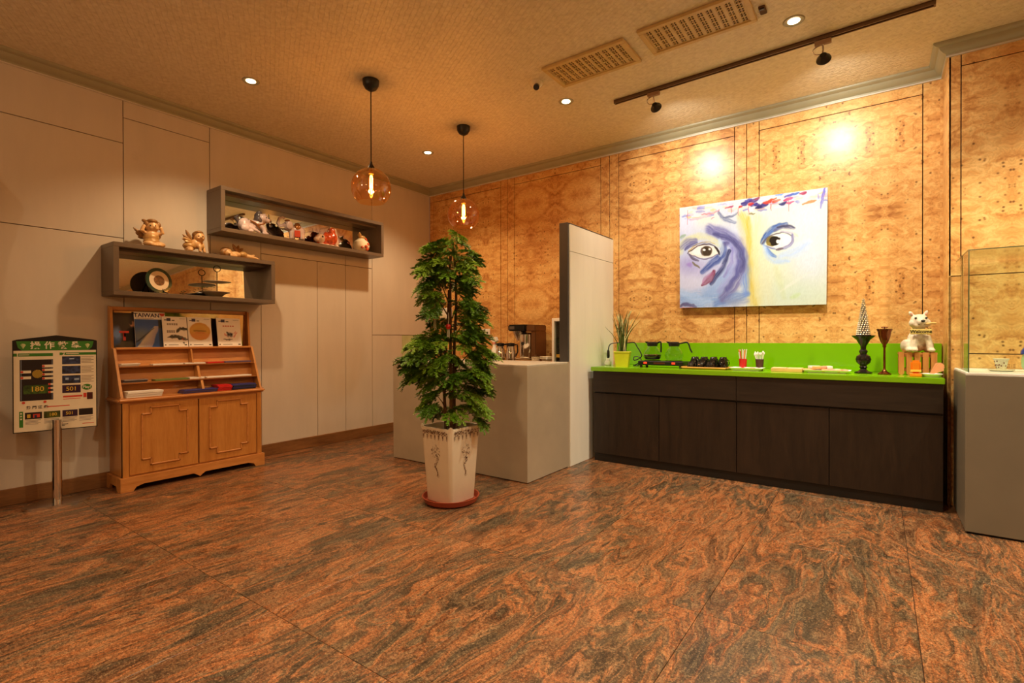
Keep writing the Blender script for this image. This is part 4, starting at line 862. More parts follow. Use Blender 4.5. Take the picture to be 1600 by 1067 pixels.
blob('hair', [((-0.004, 0.003, 0.2), (0.05, 0.054, 0.042)), ((0.012, -0.04, 0.196), (0.024, 0.02, 0.03)), ((0.012, 0.048, 0.196), (0.024, 0.02, 0.03)), ((0.026, 0.0, 0.224), (0.028, 0.04, 0.018)), ((-0.03, 0, 0.175), (0.03, 0.045, 0.045)), ((-0.01, -0.05, 0.225), (0.016, 0.016, 0.014))], m_gold_dark, t, 0.005, 2)
blob('tunic', [((0.0, 0, 0.085), (0.054, 0.06, 0.05)), ((0.01, 0, 0.05), (0.058, 0.064, 0.03))], m_gold, t, 0.006, 3)
eyes(t, (0.012, 0.005, 0.175), (1, -0.25, 0), 0.046, 0.017)
wing([(-0.03, -0.035, 0.09), (-0.04, -0.115, 0.16), (-0.04, -0.1, 0.12), (-0.035, -0.085, 0.085)], 'wing', m_gold_dark, t); wing([(-0.03, 0.035, 0.09), (-0.04, 0.1, 0.15), (-0.04, 0.085, 0.11)], 'wing', m_gold_dark, t)
t = thing('cherub_figurine', 'gilded cherub kneeling on straight arms, middle one on lower box', 'figurine', (-4.97, 2.03, zt))
blob('body', [((0, -0.035, 0.062), (0.042, 0.055, 0.042)), ((0.008, 0.01, 0.085), (0.04, 0.042, 0.045)), ((0.02, 0.035, 0.148), (0.043, 0.045, 0.048)), ((0.02, -0.05, 0.028), (0.06, 0.03, 0.028)), ((0.06, -0.055, 0.016), (0.03, 0.022, 0.016)),
              ((0.063, 0.034, 0.142), (0.009, 0.009, 0.009)), ((0.05, 0.052, 0.134), (0.013, 0.013, 0.013)), ((0.05, 0.015, 0.134), (0.013, 0.013, 0.013))], m_skin, t, 0.005, 3,
     tubes=[([(0.02, 0.03, 0.1), (0.045, 0.03, 0.055), (0.05, 0.03, 0.012)], [0.017, 0.014, 0.014]), ([(0.01, 0.06, 0.1), (0.02, 0.07, 0.055), (0.03, 0.075, 0.012)], [0.017, 0.014, 0.014])])
blob('hair', [((0.006, 0.032, 0.165), (0.047, 0.05, 0.04)), ((0.03, 0.03, 0.19), (0.026, 0.034, 0.014)), ((-0.015, 0.03, 0.14), (0.03, 0.04, 0.04))], m_gold_dark, t, 0.005, 2)
blob('cloth', [((0.005, -0.04, 0.06), (0.05, 0.055, 0.035)), ((0.02, 0.045, 0.06), (0.03, 0.03, 0.03))], m_gold, t, 0.006, 3)
eyes(t, (0.02, 0.035, 0.145), (1, -0.1, 0), 0.043, 0.016)
wing([(-0.01, -0.01, 0.1), (-0.02, -0.06, 0.205), (-0.02, -0.085, 0.16), (-0.015, -0.09, 0.12)], 'wing', m_gold_dark, t); wing([(0.02, -0.02, 0.09), (0.03, -0.1, 0.125), (0.03, -0.09, 0.095)], 'wing', m_gold, t)
t = thing('cherub_figurine', 'gilded cherub asleep on its belly, rightmost on lower box', 'figurine', (-4.96, 2.42, zt))
blob('body', [((0, -0.11, 0.045), (0.042, 0.042, 0.042)), ((0.0, -0.035, 0.034), (0.038, 0.055, 0.032)), ((0, 0.04, 0.036), (0.04, 0.045, 0.034)), ((0.04, -0.105, 0.036), (0.012, 0.012, 0.012)), ((0.034, -0.085, 0.03), (0.014, 0.014, 0.014))], m_skin, t, 0.005, 3,
     tubes=[([(0.01, 0.06, 0.03), (0.03, 0.11, 0.024), (0.03, 0.17, 0.014)], [0.026, 0.02, 0.012]), ([(-0.02, 0.06, 0.03), (-0.01, 0.11, 0.034), (0.0, 0.15, 0.05)], [0.026, 0.02, 0.012]), ([(0.02, -0.06, 0.03), (0.055, -0.05, 0.014), (0.06, -0.11, 0.012)], [0.016, 0.013, 0.012])])
blob('hair', [((-0.008, -0.118, 0.055), (0.044, 0.05, 0.042)), ((0.0, -0.15, 0.04), (0.034, 0.026, 0.034))], m_gold_dark, t, 0.005, 2)
blob('cloth', [((0, 0.035, 0.04), (0.044, 0.045, 0.034))], m_gold, t, 0.006, 2)
wing([(0, -0.02, 0.06), (-0.01, -0.055, 0.135), (-0.01, -0.0, 0.13), (-0.01, 0.045, 0.105)], 'wing', m_gold_dark, t)

# figurines inside the upper box
zu = 2.190 + 0.036
m_lilac = plain('lilac_glaze', (206, 186, 186), 0.22, var=0.1, scale=14, coat=0.3); m_guild = plain('gilt_trim', (166, 110, 60), 0.3, 0.5); m_slate = plain('slate_glaze', (84, 78, 84), 0.3)
t = thing('lion_figurine', 'pale lilac lion dog figurine crouching at the left of upper box', 'figurine', (-4.955, 2.56, zu))
blob('body', [((-0.01, -0.085, 0.08), (0.06, 0.062, 0.07)), ((0, -0.02, 0.085), (0.05, 0.07, 0.055)), ((0.01, 0.04, 0.1), (0.048, 0.05, 0.055)), ((0.02, 0.08, 0.165), (0.05, 0.052, 0.046)), ((0.035, 0.115, 0.15), (0.036, 0.03, 0.028)),
              ((0.04, -0.1, 0.04), (0.035, 0.045, 0.04)), ((0.045, -0.06, 0.016), (0.03, 0.035, 0.016)), ((0.05, 0.09, 0.016), (0.026, 0.035, 0.016)), ((-0.02, 0.12, 0.016), (0.026, 0.035, 0.016)), ((0.02, 0.045, 0.21), (0.016, 0.014, 0.02)), ((0.0, 0.11, 0.21), (0.016, 0.014, 0.016))], m_lilac, t, 0.006, 3,
     tubes=[([(0.035, 0.045, 0.1), (0.05, 0.075, 0.055), (0.05, 0.085, 0.016)], [0.028, 0.022, 0.022]), ([(-0.02, 0.06, 0.1), (-0.02, 0.1, 0.055), (-0.02, 0.115, 0.016)], [0.028, 0.022, 0.022]), ([(0.04, -0.06, 0.06), (0.06, 0.0, 0.03), (0.055, 0.03, 0.014)], [0.022, 0.016, 0.014])])
blob('mane', [((-0.005, 0.045, 0.185), (0.045, 0.034, 0.045)), ((0.01, 0.03, 0.15), (0.05, 0.03, 0.04)), ((0.01, 0.05, 0.22), (0.03, 0.03, 0.018)), ((0.04, 0.04, 0.14), (0.02, 0.02, 0.03))], m_slate, t, 0.006, 1)
M().tube([(0.055, 0.0, 0.09), (0.06, 0.05, 0.1), (0.055, 0.08, 0.115)], 0.007, 6).tube([(0.05, -0.06, 0.12), (0.06, -0.01, 0.1), (0.06, 0.03, 0.06)], 0.007, 6).out('gilt_collar', m_guild, t)
for y in (0.09, 0.118): M().ball((0.062, y, 0.172), 0.008, 8).out('eye', m_black, t)
M().ball((0.055, 0.135, 0.155), (0.012, 0.01, 0.008), 8).out('nose', m_guild, t)
M().tube([(-0.02, -0.13, 0.09), (-0.03, -0.16, 0.14), (-0.02, -0.14, 0.17)], [0.014, 0.02, 0.006], 8).out('tail', m_slate, t)
t = thing('elephant_figurine', 'white elephant figurine with raised trunk and red saddle cloth', 'figurine', (-4.955, 2.96, zu), -0.5)
blob('body', [((0, 0.045, 0.1), (0.062, 0.085, 0.066)), ((0, -0.04, 0.15), (0.05, 0.05, 0.052)), ((0.055, -0.025, 0.15), (0.012, 0.036, 0.045)), ((-0.055, -0.025, 0.15), (0.012, 0.036, 0.045))], m_lilac, t, 0.006, 3,
     tubes=[([(s * 0.035, y, 0.09), (s * 0.036, y, 0.012)], [0.03, 0.026]) for s in (-1, 1) for y in (0.0, 0.095)] + [([(0, -0.08, 0.15), (0, -0.115, 0.14), (0, -0.135, 0.175), (0, -0.12, 0.225), (0, -0.085, 0.24), (0, -0.07, 0.22)], [0.026, 0.022, 0.018, 0.015, 0.012, 0.01])])
blob('saddle_cloth', [((0, 0.05, 0.13), (0.067, 0.045, 0.05)), ((0, 0.05, 0.17), (0.03, 0.03, 0.022))], m_guild, t, 0.006, 2)
M().box(0.058, 0.02, 0.03, 0.068, 0.075, 0.1, 0.004).out('red_tassel_cloth', plain('coral_red', (206, 70, 44), 0.4), t)
for s in (-1, 1): M().tube([(s * 0.028, -0.075, 0.125), (s * 0.034, -0.11, 0.12), (s * 0.034, -0.13, 0.135)], [0.008, 0.006, 0.002], 6).out('tusk', m_cream, t); M().ball((s * 0.042, -0.066, 0.172), 0.006, 8).out('eye', m_black, t)
M().ball((0, -0.045, 0.205), (0.034, 0.03, 0.012), 10).out('head_cloth', m_guild, t)
m_koi = plain('koi_orange_glaze', (214, 88, 44), 0.2, var=0.3, scale=26, coat=0.4); m_koiw = plain('koi_white_glaze', (222, 190, 166), 0.22, var=0.12, scale=20, coat=0.4)
t = thing('carp_figurine', 'orange and white carp figurine leaping on a wave base', 'figurine', (-4.955, 3.38, zu))
blob('body', [((0, -0.075, 0.07), (0.055, 0.08, 0.062)), ((0, 0.0, 0.08), (0.058, 0.075, 0.072)), ((0, 0.06, 0.1), (0.046, 0.06, 0.075)), ((0, 0.05, 0.175), (0.036, 0.045, 0.045)), ((0, -0.14, 0.06), (0.03, 0.03, 0.028))], m_koi, t, 0.006, 4)
blob('head', [((0.012, -0.095, 0.075), (0.052, 0.05, 0.058)), ((0.01, -0.14, 0.062), (0.036, 0.03, 0.03))], m_koiw, t, 0.006, 3)
M().prism([(0.0, 0.17), (0.03, 0.225), (0.06, 0.205), (0.1, 0.215), (0.12, 0.15), (0.135, 0.06), (0.12, 0.0), (0.08, 0.06), (0.06, 0.14)], 'x', -0.008, 0.012).out('tail_fin', m_koiw, t)
M().prism([(-0.06, 0.12), (-0.03, 0.16), (0.02, 0.15), (0.0, 0.11)], 'x', -0.006, 0.008).out('back_fin', m_koi, t)
for k in range(4): M().lathe([(0, 0), (0.04, 0), (0.03, 0.02), (0, 0.028)], 12, (0.025, -0.09 + k * 0.06, 0)).out('wave', m_koiw, t)
M().ball((0.058, -0.1, 0.09), 0.011, 8).out('eye', m_black, t)
t = thing('round_pot_figurine', 'round cream jar with orange flowers and animal knob', 'figurine', (-4.955, 3.83, zu))
M().lathe([(0, 0), (0.05, 0), (0.085, 0.03), (0.098, 0.075), (0.085, 0.12), (0.045, 0.15), (0.04, 0.158), (0, 0.158)], 28).out('jar', m_cream, t)
for c, rr in (((0.09, 0.0, 0.06), 0.022), ((0.085, 0.03, 0.09), 0.02), ((0.08, -0.045, 0.045), 0.016), ((0.086, 0.02, 0.035), 0.022)): M().ball(c, (0.016, rr, rr), 10).out('flower', m_koi, t)
blob('animal_knob', [((0, 0.015, 0.175), (0.03, 0.045, 0.026)), ((0.01, -0.03, 0.2), (0.022, 0.024, 0.024)), ((0.03, -0.045, 0.215), (0.01, 0.01, 0.014)), ((-0.01, -0.02, 0.226), (0.008, 0.008, 0.014))], m_gold, t, 0.006, 2)
M().tube([(0.0, 0.03, 0.18), (0, 0.07, 0.17), (0, 0.085, 0.13)], 0.01, 8).out('red_scarf', m_koi, t)

# ------------------------------------------------------------------ brochure cabinet
t = thing('brochure_cabinet', 'honey oak brochure rack cabinet with two panelled doors under the wall box', 'cabinet', (-4.965, 2.0, 0))
BX, BY0, BY1 = -4.80, 1.425, 2.572; BW = XL + 0.02
def P(m, name, mat): return m.out(name, mat, t, world=True)
pts = [(BY0, 0.0), (BY0 + 0.085, 0.0), (BY0 + 0.105, 0.03), (BY0 + 0.155, 0.045), (1.95, 0.045), (1.975, 0.03), (2.0, 0.012), (2.02, 0.03), (2.045, 0.045), (BY1 - 0.155, 0.045), (BY1 - 0.105, 0.03), (BY1 - 0.085, 0.0), (BY1, 0.0), (BY1, 0.11), (BY0, 0.11)]
P(M().prism(pts, 'x', BX - 0.02, BX + 0.004), 'base_apron', m_oak_h)
for y in (BY0, BY1 - 0.02): P(M().prism([(BW, 0.0), (BW + 0.06, 0.0), (BW + 0.08, 0.04), (BX - 0.1, 0.04), (BX - 0.075, 0.0), (BX - 0.0205, 0.0), (BX - 0.0205, 0.11), (BW, 0.11)], 'y', y, y + 0.02), 'base_side', m_oak_h)
P(M().box(BW, BY0 + 0.02, 0.1, BX - 0.0205, BY1 - 0.02, 0.12), 'base_board', m_oak_dark)
P(M().box(BW, BY0 + 0.02, 0.12, BX - 0.02, BY0 + 0.04, 0.70), 'side_panel', m_oak); P(M().box(BW, BY1 - 0.04, 0.12, BX - 0.02, BY1 - 0.02, 0.70), 'side_panel', m_oak)
P(M().box(BW, BY0 + 0.04, 0.12, BX - 0.045, BY1 - 0.04, 0.70), 'inner_carcass', m_oak_dark)
P(M().box(BX - 0.043, BY0 + 0.02, 0.11, BX - 0.012, BY0 + 0.062, 0.70, 0.002), 'stile', m_oak); P(M().box(BX - 0.043, BY1 - 0.062, 0.11, BX - 0.012, BY1 - 0.02, 0.70, 0.002), 'stile', m_oak)
P(M().box(BX - 0.043, BY0 + 0.062, 0.685, BX - 0.018, BY1 - 0.062, 0.70), 'top_rail', m_oak_h)
mid = (BY0 + BY1) / 2
for y0, y1 in ((BY0 + 0.066, mid - 0.005), (mid + 0.005, BY1 - 0.066)):
    d = P(M().box(BX - 0.04, y0, 0.122, BX - 0.018, y1, 0.683, 0.002), 'door', m_oak)
    dy, dz = 0.05, 0.0
    a, b = y0 + 0.085, y1 - 0.085; c, e = 0.235, 0.60; s, q = 0.062, 0.05
    path = [(a + s, c - q), (b - s, c - q), (b - s, c), (b, c), (b, e), (b - s, e), (b - s, e + q), (a + s, e + q), (a + s, e), (a, e), (a, c), (a + s, c), (a + s, c - q)]
    for (u0, v0), (u1, v1) in zip(path, path[1:]):
        o = M().box(BX - 0.019, min(u0, u1) - 0.0055, min(v0, v1) - 0.0055, BX - 0.010, max(u0, u1) + 0.0055, max(v0, v1) + 0.0055, 0.0025)
        o.out('moulding', m_oak_h, d, world=True)
P(M().box(BW, BY0 - 0.012, 0.70, BX + 0.006, BY1 + 0.012, 0.738, 0.014, 3), 'ledge', m_oak_h)
# sloping rack
for y in (BY0 + 0.012, BY1 - 0.03): P(M().prism([(BW, 0.738), (BX - 0.02, 0.738), (BX - 0.05, 0.80), (-4.985, 1.13), (-5.03, 1.135), (-5.06, 1.47), (BW, 1.48)], 'y', y, y + 0.018), 'rack_side', m_oak)
P(M().prism([(BW, 0.738), (-4.93, 0.738), (-5.045, 1.12), (BW, 1.12)], 'y', BY0 + 0.03, BY1 - 0.03), 'rack_back', m_oak_h)
P(M().box(BW, BY0 + 0.03, 1.12, -4.978, BY1 - 0.03, 1.138, 0.003), 'top_shelf', m_oak_h)
P(M().box(-5.01, BY0 + 0.03, 0.975, -4.925, BY1 - 0.03, 0.985), 'middle_shelf', m_oak_dark); P(M().box(-4.975, BY0 + 0.03, 0.845, -4.872, BY1 - 0.03, 0.855), 'lower_shelf', m_oak_dark)
P(M().prism([(-5.0, 0.99), (-4.935, 0.99), (-4.975, 1.118), (-5.04, 1.118)], 'y', mid, mid + 0.012), 'divider', m_oak); P(M().prism([(-4.96, 0.86), (-4.885, 0.86), (-4.93, 0.973), (-5.0, 0.973)], 'y', mid + 0.03, mid + 0.05), 'divider', m_oak); P(M().prism([(-4.93, 0.74), (-4.83, 0.74), (-4.875, 0.843), (-4.96, 0.843)], 'y', mid + 0.04, mid + 0.06), 'divider', m_oak)
P(M().box(BW, BY0 + 0.03, 1.138, BW + 0.012, BY1 - 0.03, 1.475), 'back_board', m_oak_dark)
P(M().box(BW + 0.0125, BY0 + 0.05, 1.142, BW + 0.016, BY1 - 0.05, 1.44), 'back_mirror', NT('bronze_mirror').set(color=(0.55, 0.44, 0.3, 1), metal=1.0, rough=0.05).m)
P(M().box(BW, BY0 + 0.03, 1.445, BW + 0.02, BY1 - 0.03, 1.475, 0.002), 'top_rail', m_oak_h)

# display magazines on the top shelf (local: u along wall, v up; leaning back)
def magazine(label, y0, y1, h, xb, mats, zb=1.1385):
    wd = y1 - y0; t = thing('magazine', label, 'magazine', (xb, (y0 + y1) / 2, zb)); t.rotation_euler = (0, -0.16, 0)
    M().box(-0.008, -wd / 2, 0.0, 0.0, wd / 2, h, 0.0008).out('pages', m_paper, t)
    return t, wd, h
def fl_rect(m, wd, h, u0, v0, u1, v1, x=0.0006):
    y0, y1 = -wd / 2 + u0 * wd, -wd / 2 + u1 * wd; z0, z1 = h * (1 - v1), h * (1 - v0)
    m.poly([(x, y0, z0), (x, y1, z0), (x, y1, z1), (x, y0, z1)]); return m
def FT(wd, h, u, v, x=0.0012): return Matrix.Translation((x, -wd / 2 + u * wd, h * (1 - v))) @ Matrix(((0, 0, 1, 0), (1, 0, 0, 0), (0, 1, 0, 0), (0, 0, 0, 1)))
m_navy = plain('navy_ink', (40, 40, 84), 0.5); m_inkred = plain('red_ink', (200, 60, 44), 0.5); m_ink = plain('black_ink', (40, 34, 32), 0.5); m_inkgrey = plain('grey_ink', (150, 140, 132), 0.5)
def paint_man(U, V):
    c = Canvas(U * 100, V * 100, (62, 52, 46)); c.warp(2, 8, 3)
    c.ell(16, 62, 14, 20, (120, 160, 236), 1, soft=.6); c.ell(10, 85, 16, 10, (60, 90, 150), .9, soft=.6); c.ell(62, 20, 22, 26, (70, 62, 50), .9, soft=.8)
    c.ell(74, 30, 15, 19, (214, 156, 118), 1, soft=.2); c.ell(72, 14, 18, 12, (66, 58, 52), 1, soft=.25); c.ell(62, 22, 6, 12, (60, 52, 46), 1, soft=.3)
    c.ell(72, 80, 34, 38, (16, 14, 14), 1, soft=.12); c.stroke([(80, 27), (84, 27)], 2, (60, 40, 30), .9, .5); c.stroke([(78, 40), (86, 40)], 1.4, (110, 60, 50), .9, .5)
    c.ell(45, 92, 28, 10, (84, 80, 66), .8, soft=.4)
    return c.C
def paint_road(U, V):
    c = Canvas(U * 100, V * 100, (52, 84, 150)); c.warp(2, 14, 5)
    c.ell(40, 40, 40, 20, (64, 96, 166), .8, soft=.8); c.ell(20, 60, 30, 24, (116, 120, 120), .8, soft=.8)
    for k in range(9): c.stroke([(5 + k * 5.5, 100), (62 + k * 1.6, 26)], 3.2, (196 - k * 4, 184 - k * 4, 164), .9, .6)
    c.stroke([(0, 84), (60, 32)], 2, (40, 40, 50), .8, .5)
    c.blend(smooth01((U * 100 - 74) / 3), (40, 58, 90)); c.blend(smooth01((U * 100 - 74) / 3) * smooth01((32 - V * 100) / 4), (44, 44, 40))
    return c.C
def paint_coin(U, V):
    c = Canvas(U * 100, V * 120, (236, 230, 222)); c.warp(.8, 9, 5)
    c.ell(50, 58, 44, 36, (206, 150, 70), 1, soft=.04); c.ell(50, 50, 38, 20, (216, 176, 84), .8, soft=.5); c.ell(50, 74, 34, 14, (220, 140, 84), .8, soft=.5); c.ell(50, 58, 30, 24, (196, 150, 66), .5, soft=.6)
    c.stroke([(24, 56), (76, 56)], 3, (110, 80, 40), .7, .5); c.stroke([(30, 64), (70, 64)], 1.4, (190, 90, 60), .7, .5)
    return c.C
def paint_ink(U, V):
    c = Canvas(U * 100, V * 120, (236, 230, 222)); c.warp(4, 7, 8)
    c.stroke([(58, 58), (78, 46), (100, 50)], 6, (66, 62, 52), 1, .4); c.stroke([(80, 50), (100, 48)], 8, (50, 50, 44), .9, .5)
    c.stroke([(22, 82), (50, 78), (74, 86), (100, 92)], 6, (60, 58, 50), 1, .4); c.stroke([(30, 80), (60, 78)], 7, (76, 70, 58), .8, .6); c.ell(80, 92, 5, 4, (150, 70, 50), .8, soft=.4); c.ell(84, 106, 4, 3, (60, 56, 50), .9, soft=.4)
    return c.C
def paint_calf(U, V):
    c = Canvas(U * 100, V * 120, (238, 230, 222)); c.warp(2.5, 6, 8)
    for a, b in (((30, 66), (40, 80)), ((70, 66), (78, 58)), ((68, 82), (84, 62))): c.stroke([a, b], 2.6, (206, 110, 100), .8, .5)
    c.ell(52, 72, 13, 11, (110, 104, 106), .9, soft=.3); c.ell(48, 70, 4, 4, (30, 28, 30), 1, soft=.3); c.ell(58, 70, 4, 4, (30, 28, 30), 1, soft=.3); c.stroke([(26, 90), (44, 92), (60, 90)], 3.2, (90, 86, 88), .9, .5); c.ell(54, 84, 8, 6, (226, 214, 206), 1, soft=.3); c.stroke([(38, 60), (46, 64)], 3, (60, 56, 58), .9, .5)
    return c.C
def cover(t, wd, h, fn, u0, v0, u1, v1, n=44, x=0.0006, name='cover_print'):
    return colour_grid(name, n, int(n * h / wd * (v1 - v0) / (u1 - u0)) + 2, lambda U, V: np.stack([np.full_like(U, x), -wd / 2 + (u0 + (u1 - u0) * U) * wd, h * (1 - v0 - (v1 - v0) * V)], 1), fn, m_photo, t)
XM = -5.0
t, wd, h = magazine('dark magazine cover with man in black, far left of rack', 1.448, 1.665, 0.29, -5.045, None); cover(t, wd, h, paint_man, 0, 0, 1, 1, 56); text('lettering', 'T', 0.105, FT(wd, h, 0.40, 0.68), m_inkred, t, 0.004)
t, wd, h = magazine('blue photo magazine titled TAIWAN with white masthead', 1.603, 1.832, 0.302, -5.018, None)
cover(t, wd, h, paint_road, 0, 0.21, 1, 1, 60); text('lettering', 'TAIWAN', 0.047, FT(wd, h, 0.40, 0.10), m_navy, t, 0.0012)
q = M(); q.poly([(0.001, wd * 0.29, h * 0.97), (0.001, wd * 0.5, h * 0.97), (0.001, wd * 0.41, h * 0.84)]); q.out('red_heart_mark', m_inkred, t, smooth=None)
q = M(); fl_rect(q, wd, h, 0.06, 0.175, 0.62, 0.19, 0.001); q.out('small_print', m_inkgrey, t, smooth=None)
def news(label, y0, y1, h0, fn, head):
    t, wd, h = magazine(label, y0, y1, h0, XM, None); cover(t, wd, h, fn, 0.0, 0.0, 1, 1, 56)
    q = M(); fl_rect(q, wd, h, 0.08, 0.10, 0.18, 0.13, .0012); fl_rect(q, wd, h, 0.18, 0.05, 0.34, 0.15, .0012); q.out('masthead_block', m_navy, t, smooth=None)
    q = M()
    for a in ((0.38, 0.11, 0.5, 0.14), (0.7, 0.06, 0.94, 0.07), (0.2, 0.93, 0.6, 0.945), (0.05, 0.92, 0.1, 0.955), (0.85, 0.92, 0.95, 0.955)): fl_rect(q, wd, h, *a, x=.0012)
    q.out('small_print', m_ink, t, smooth=None)
    return t, wd, h
t, wd, h = news('white magazine with black ink brush landscape cover', 1.80, 1.992, 0.268, paint_ink, '')
q = M()
for k in range(5): fl_rect(q, wd, h, 0.18 + k * 0.09, 0.22, 0.25 + k * 0.09, 0.29, .0012)
for k in range(4): fl_rect(q, wd, h, 0.16 + k * 0.085, 0.45, 0.23 + k * 0.085, 0.54, .0012)
q.out('headline', m_inkgrey, t, smooth=None)
t, wd, h = news('white magazine with large golden disc on the cover', 1.998, 2.196, 0.268, paint_coin, '')
t, wd, h = news('white magazine with small red and black drawing, rightmost on rack', 2.246, 2.462, 0.268, paint_calf, '')
q = M()
for k in range(5): fl_rect(q, wd, h, 0.24 + k * 0.1, 0.26, 0.31 + k * 0.1, 0.31, .0012)
q.out('headline', plain('pink_ink', (206, 120, 110), 0.5), t, smooth=None)

# brochures lying on the shelves
def flat(label, x, y0, y1, z, h, d, c, n=1, group=None, cat='brochure', rz=0.0):
    t = thing('brochure' if n == 1 else 'brochure_stack', label, cat, (x, (y0 + y1) / 2, z), rz, group); wd = y1 - y0
    for k in range(n):
        j = 0.004 * ((k * 7) % 3 - 1)
        M().box(-d / 2 + j, -wd / 2 + j, h * k / n, d / 2 + j, wd / 2 + j, h * (k + 0.92) / n).out('cover' if n == 1 else 'booklet', c[k % len(c)], t)
    return t
bc = dict(white=m_paper, grey=plain('grey_cover', (130, 122, 124), 0.4), green=plain('green_cover', (110, 130, 70), 0.4), red=plain('red_cover', (206, 40, 40), 0.35), blue=plain('blue_cover', (62, 62, 130), 0.35), purple=plain('purple_cover', (96, 80, 120), 0.4), dark=plain('dark_cover', (40, 44, 66), 0.35))
Z1, Z2, Z3 = 0.9855, 0.8555, 0.7385
flat('thin white brochures at the left of the upper shelf', -4.965, 1.47, 1.60, Z1, 0.022, 0.07, [bc['white']], 3)
flat('long white booklet across the middle of upper shelf', -4.965, 1.70, 1.93, Z1, 0.012, 0.07, [bc['white']])
flat('white folded leaflet beside the upper shelf divider', -4.965, 1.94, 2.11, Z1, 0.012, 0.07, [bc['white']])
flat('red leaflet lying on the upper shelf', -4.965, 2.13, 2.27, Z1, 0.014, 0.07, [bc['red']]); flat('purple leaflet at the right of the upper shelf', -4.965, 2.28, 2.52, Z1, 0.014, 0.07, [bc['purple']])
flat('grey brochures at the left of the lower shelf', -4.922, 1.475, 1.64, Z2, 0.022, 0.08, [bc['grey'], bc['dark']], 3); flat('green edged booklet in the lower shelf middle', -4.922, 1.70, 1.95, Z2, 0.014, 0.08, [bc['green']])
flat('white folder beside the lower shelf divider', -4.922, 1.96, 2.08, Z2, 0.016, 0.08, [bc['white']]); flat('long white folder on the lower shelf right', -4.922, 2.10, 2.50, Z2, 0.012, 0.08, [bc['white']])
flat('thick white booklet pile on the ledge left end', -4.865, 1.475, 1.72, Z3, 0.05, 0.12, [bc['white']], 3)
flat('blue brochures fanned on the ledge', -4.865, 1.88, 2.15, Z3, 0.03, 0.12, [bc['blue'], bc['purple']], 3); flat('red brochures piled on the ledge', -4.865, 2.155, 2.275, Z3, 0.055, 0.12, [bc['red']], 4)
flat('dark blue brochures at the ledge right end', -4.865, 2.285, 2.50, Z3, 0.05, 0.12, [bc['dark'], bc['blue']], 4)

# ------------------------------------------------------------------ sign on a steel stand
t = thing('sign_stand', 'green and white dart instruction sign on a steel pole stand', 'sign', (-4.862, 1.062, 0))
ang = math.atan2(1.31 - 0.866, -4.9 + 5.0) - PI / 2     # board turned slightly
M().prism([(0.2 * math.cos(a) , 0.14 * math.sin(a) * (1.0 if math.sin(a) > 0 else 0.75)) for a in np.linspace(0, 2 * PI, 40)[:-1]], 'z', 0.0, 0.022).mesh
bs = M()
ring = [(0.105 * math.cos(a), 0.19 * math.sin(a)) for a in np.linspace(0, 2 * PI, 48)[:-1]]
bs.prism(ring, 'z', 0.0, 0.02); bs.out('base', m_steel, t)
M().lathe([(0, 0.02), (0.029, 0.02), (0.029, 0.62), (0, 0.62)], 24).out('pole', m_chrome, t)
bd = M(); W_ = 0.231
bd.prism([(-W_, 0.54), (W_, 0.54), (W_, 1.195), (W_ * 0.9, 1.203), (0.0, 1.235), (-W_ * 0.9, 1.203), (-W_, 1.195)], 'x', -0.06, -0.032)
board = bd.out('sign_board', m_black, t); board.rotation_euler = (0, 0, ang)
X_ = -0.031; zt0, zb0 = 1.192, 0.546; Wp = W_ - 0.006
def SR(m, u0, v0, u1, v1, lay=0):
    y0, y1 = -Wp + 2 * Wp * u0, -Wp + 2 * Wp * u1; z1, z0 = zt0 - (zt0 - zb0) * v0, zt0 - (zt0 - zb0) * v1; x = X_ + 0.0004 * (lay + 1)
    m.poly([(x, y0, z0), (x, y1, z0), (x, y1, z1), (x, y0, z1)]); return m
def SP(u, v, lay=0): return (X_ + 0.0004 * (lay + 1), -Wp + 2 * Wp * u, zt0 - (zt0 - zb0) * v)
def ST(u, v, lay=3): return Matrix.Translation(SP(u, v, lay)) @ Matrix(((0, 0, 1, 0), (1, 0, 0, 0), (0, 1, 0, 0), (0, 0, 0, 1)))
def sheet(name, rects, mat, lay):
    if name in ('small_print', 'footer_print'):
        q = M()
        for r in rects: SR(q, *r, lay=lay)
        o = q.out(name, mat, board, smooth=None); o['kind'] = 'stuff'; return
    for r in rects: SR(M(), *r, lay=lay).out(name, mat, board, smooth=None)
m_sgreen = plain('sign_green', (52, 120, 40), 0.4); m_spaper = plain('sign_paper', (226, 214, 190), 0.45, var=0.03); m_scr = plain('dark_screen_print', (30, 24, 26), 0.35); m_sblue = plain('blue_screen_print', (48, 60, 92), 0.35, var=0.5, scale=40); m_spurple = plain('purple_screen_print', (50, 28, 56), 0.35)
m_sgold = plain('gold_print', (206, 170, 60), 0.4); m_slime = plain('lime_sheet', (200, 200, 130), 0.45)
sheet('poster', [(0, 0.105, 1, 1)], m_spaper, 0); 
q = M(); q.poly([SP(0.03, 0.0, 1), SP(0.05, 0.07, 1), SP(0.10, 0.105, 1), SP(0.90, 0.105, 1), SP(0.95, 0.07, 1), SP(0.97, 0.0, 1)][::-1]); q.out('header', m_sgreen, board, smooth=None)
text('lettering', '操 作 教 學', 0.058, ST(0.5, 0.052), m_spaper, board, 0.0012)
rays = []
q = M()
for cx in (0.11, 0.89):
    for k in range(5):
        a = (k - 2) * 0.32; c0 = SP(cx + 0.012 * math.sin(a), 0.085 - 0.006, 2); 
        u1, v1 = cx + 0.045 * math.sin(a), 0.085 - 0.055 * math.cos(a)
        q.poly([SP(cx, 0.085, 2), SP(u1 + 0.006, v1, 2), SP(u1 - 0.006, v1 - 0.006, 2)])
q.out('wheat_emblem', plain('emblem_cream', (200, 206, 150), 0.4), board, smooth=None)
sheet('section_bar', [(0.0, 0.135, 0.46, 0.168), (0.54, 0.13, 1.0, 0.16)], m_sgreen, 1)
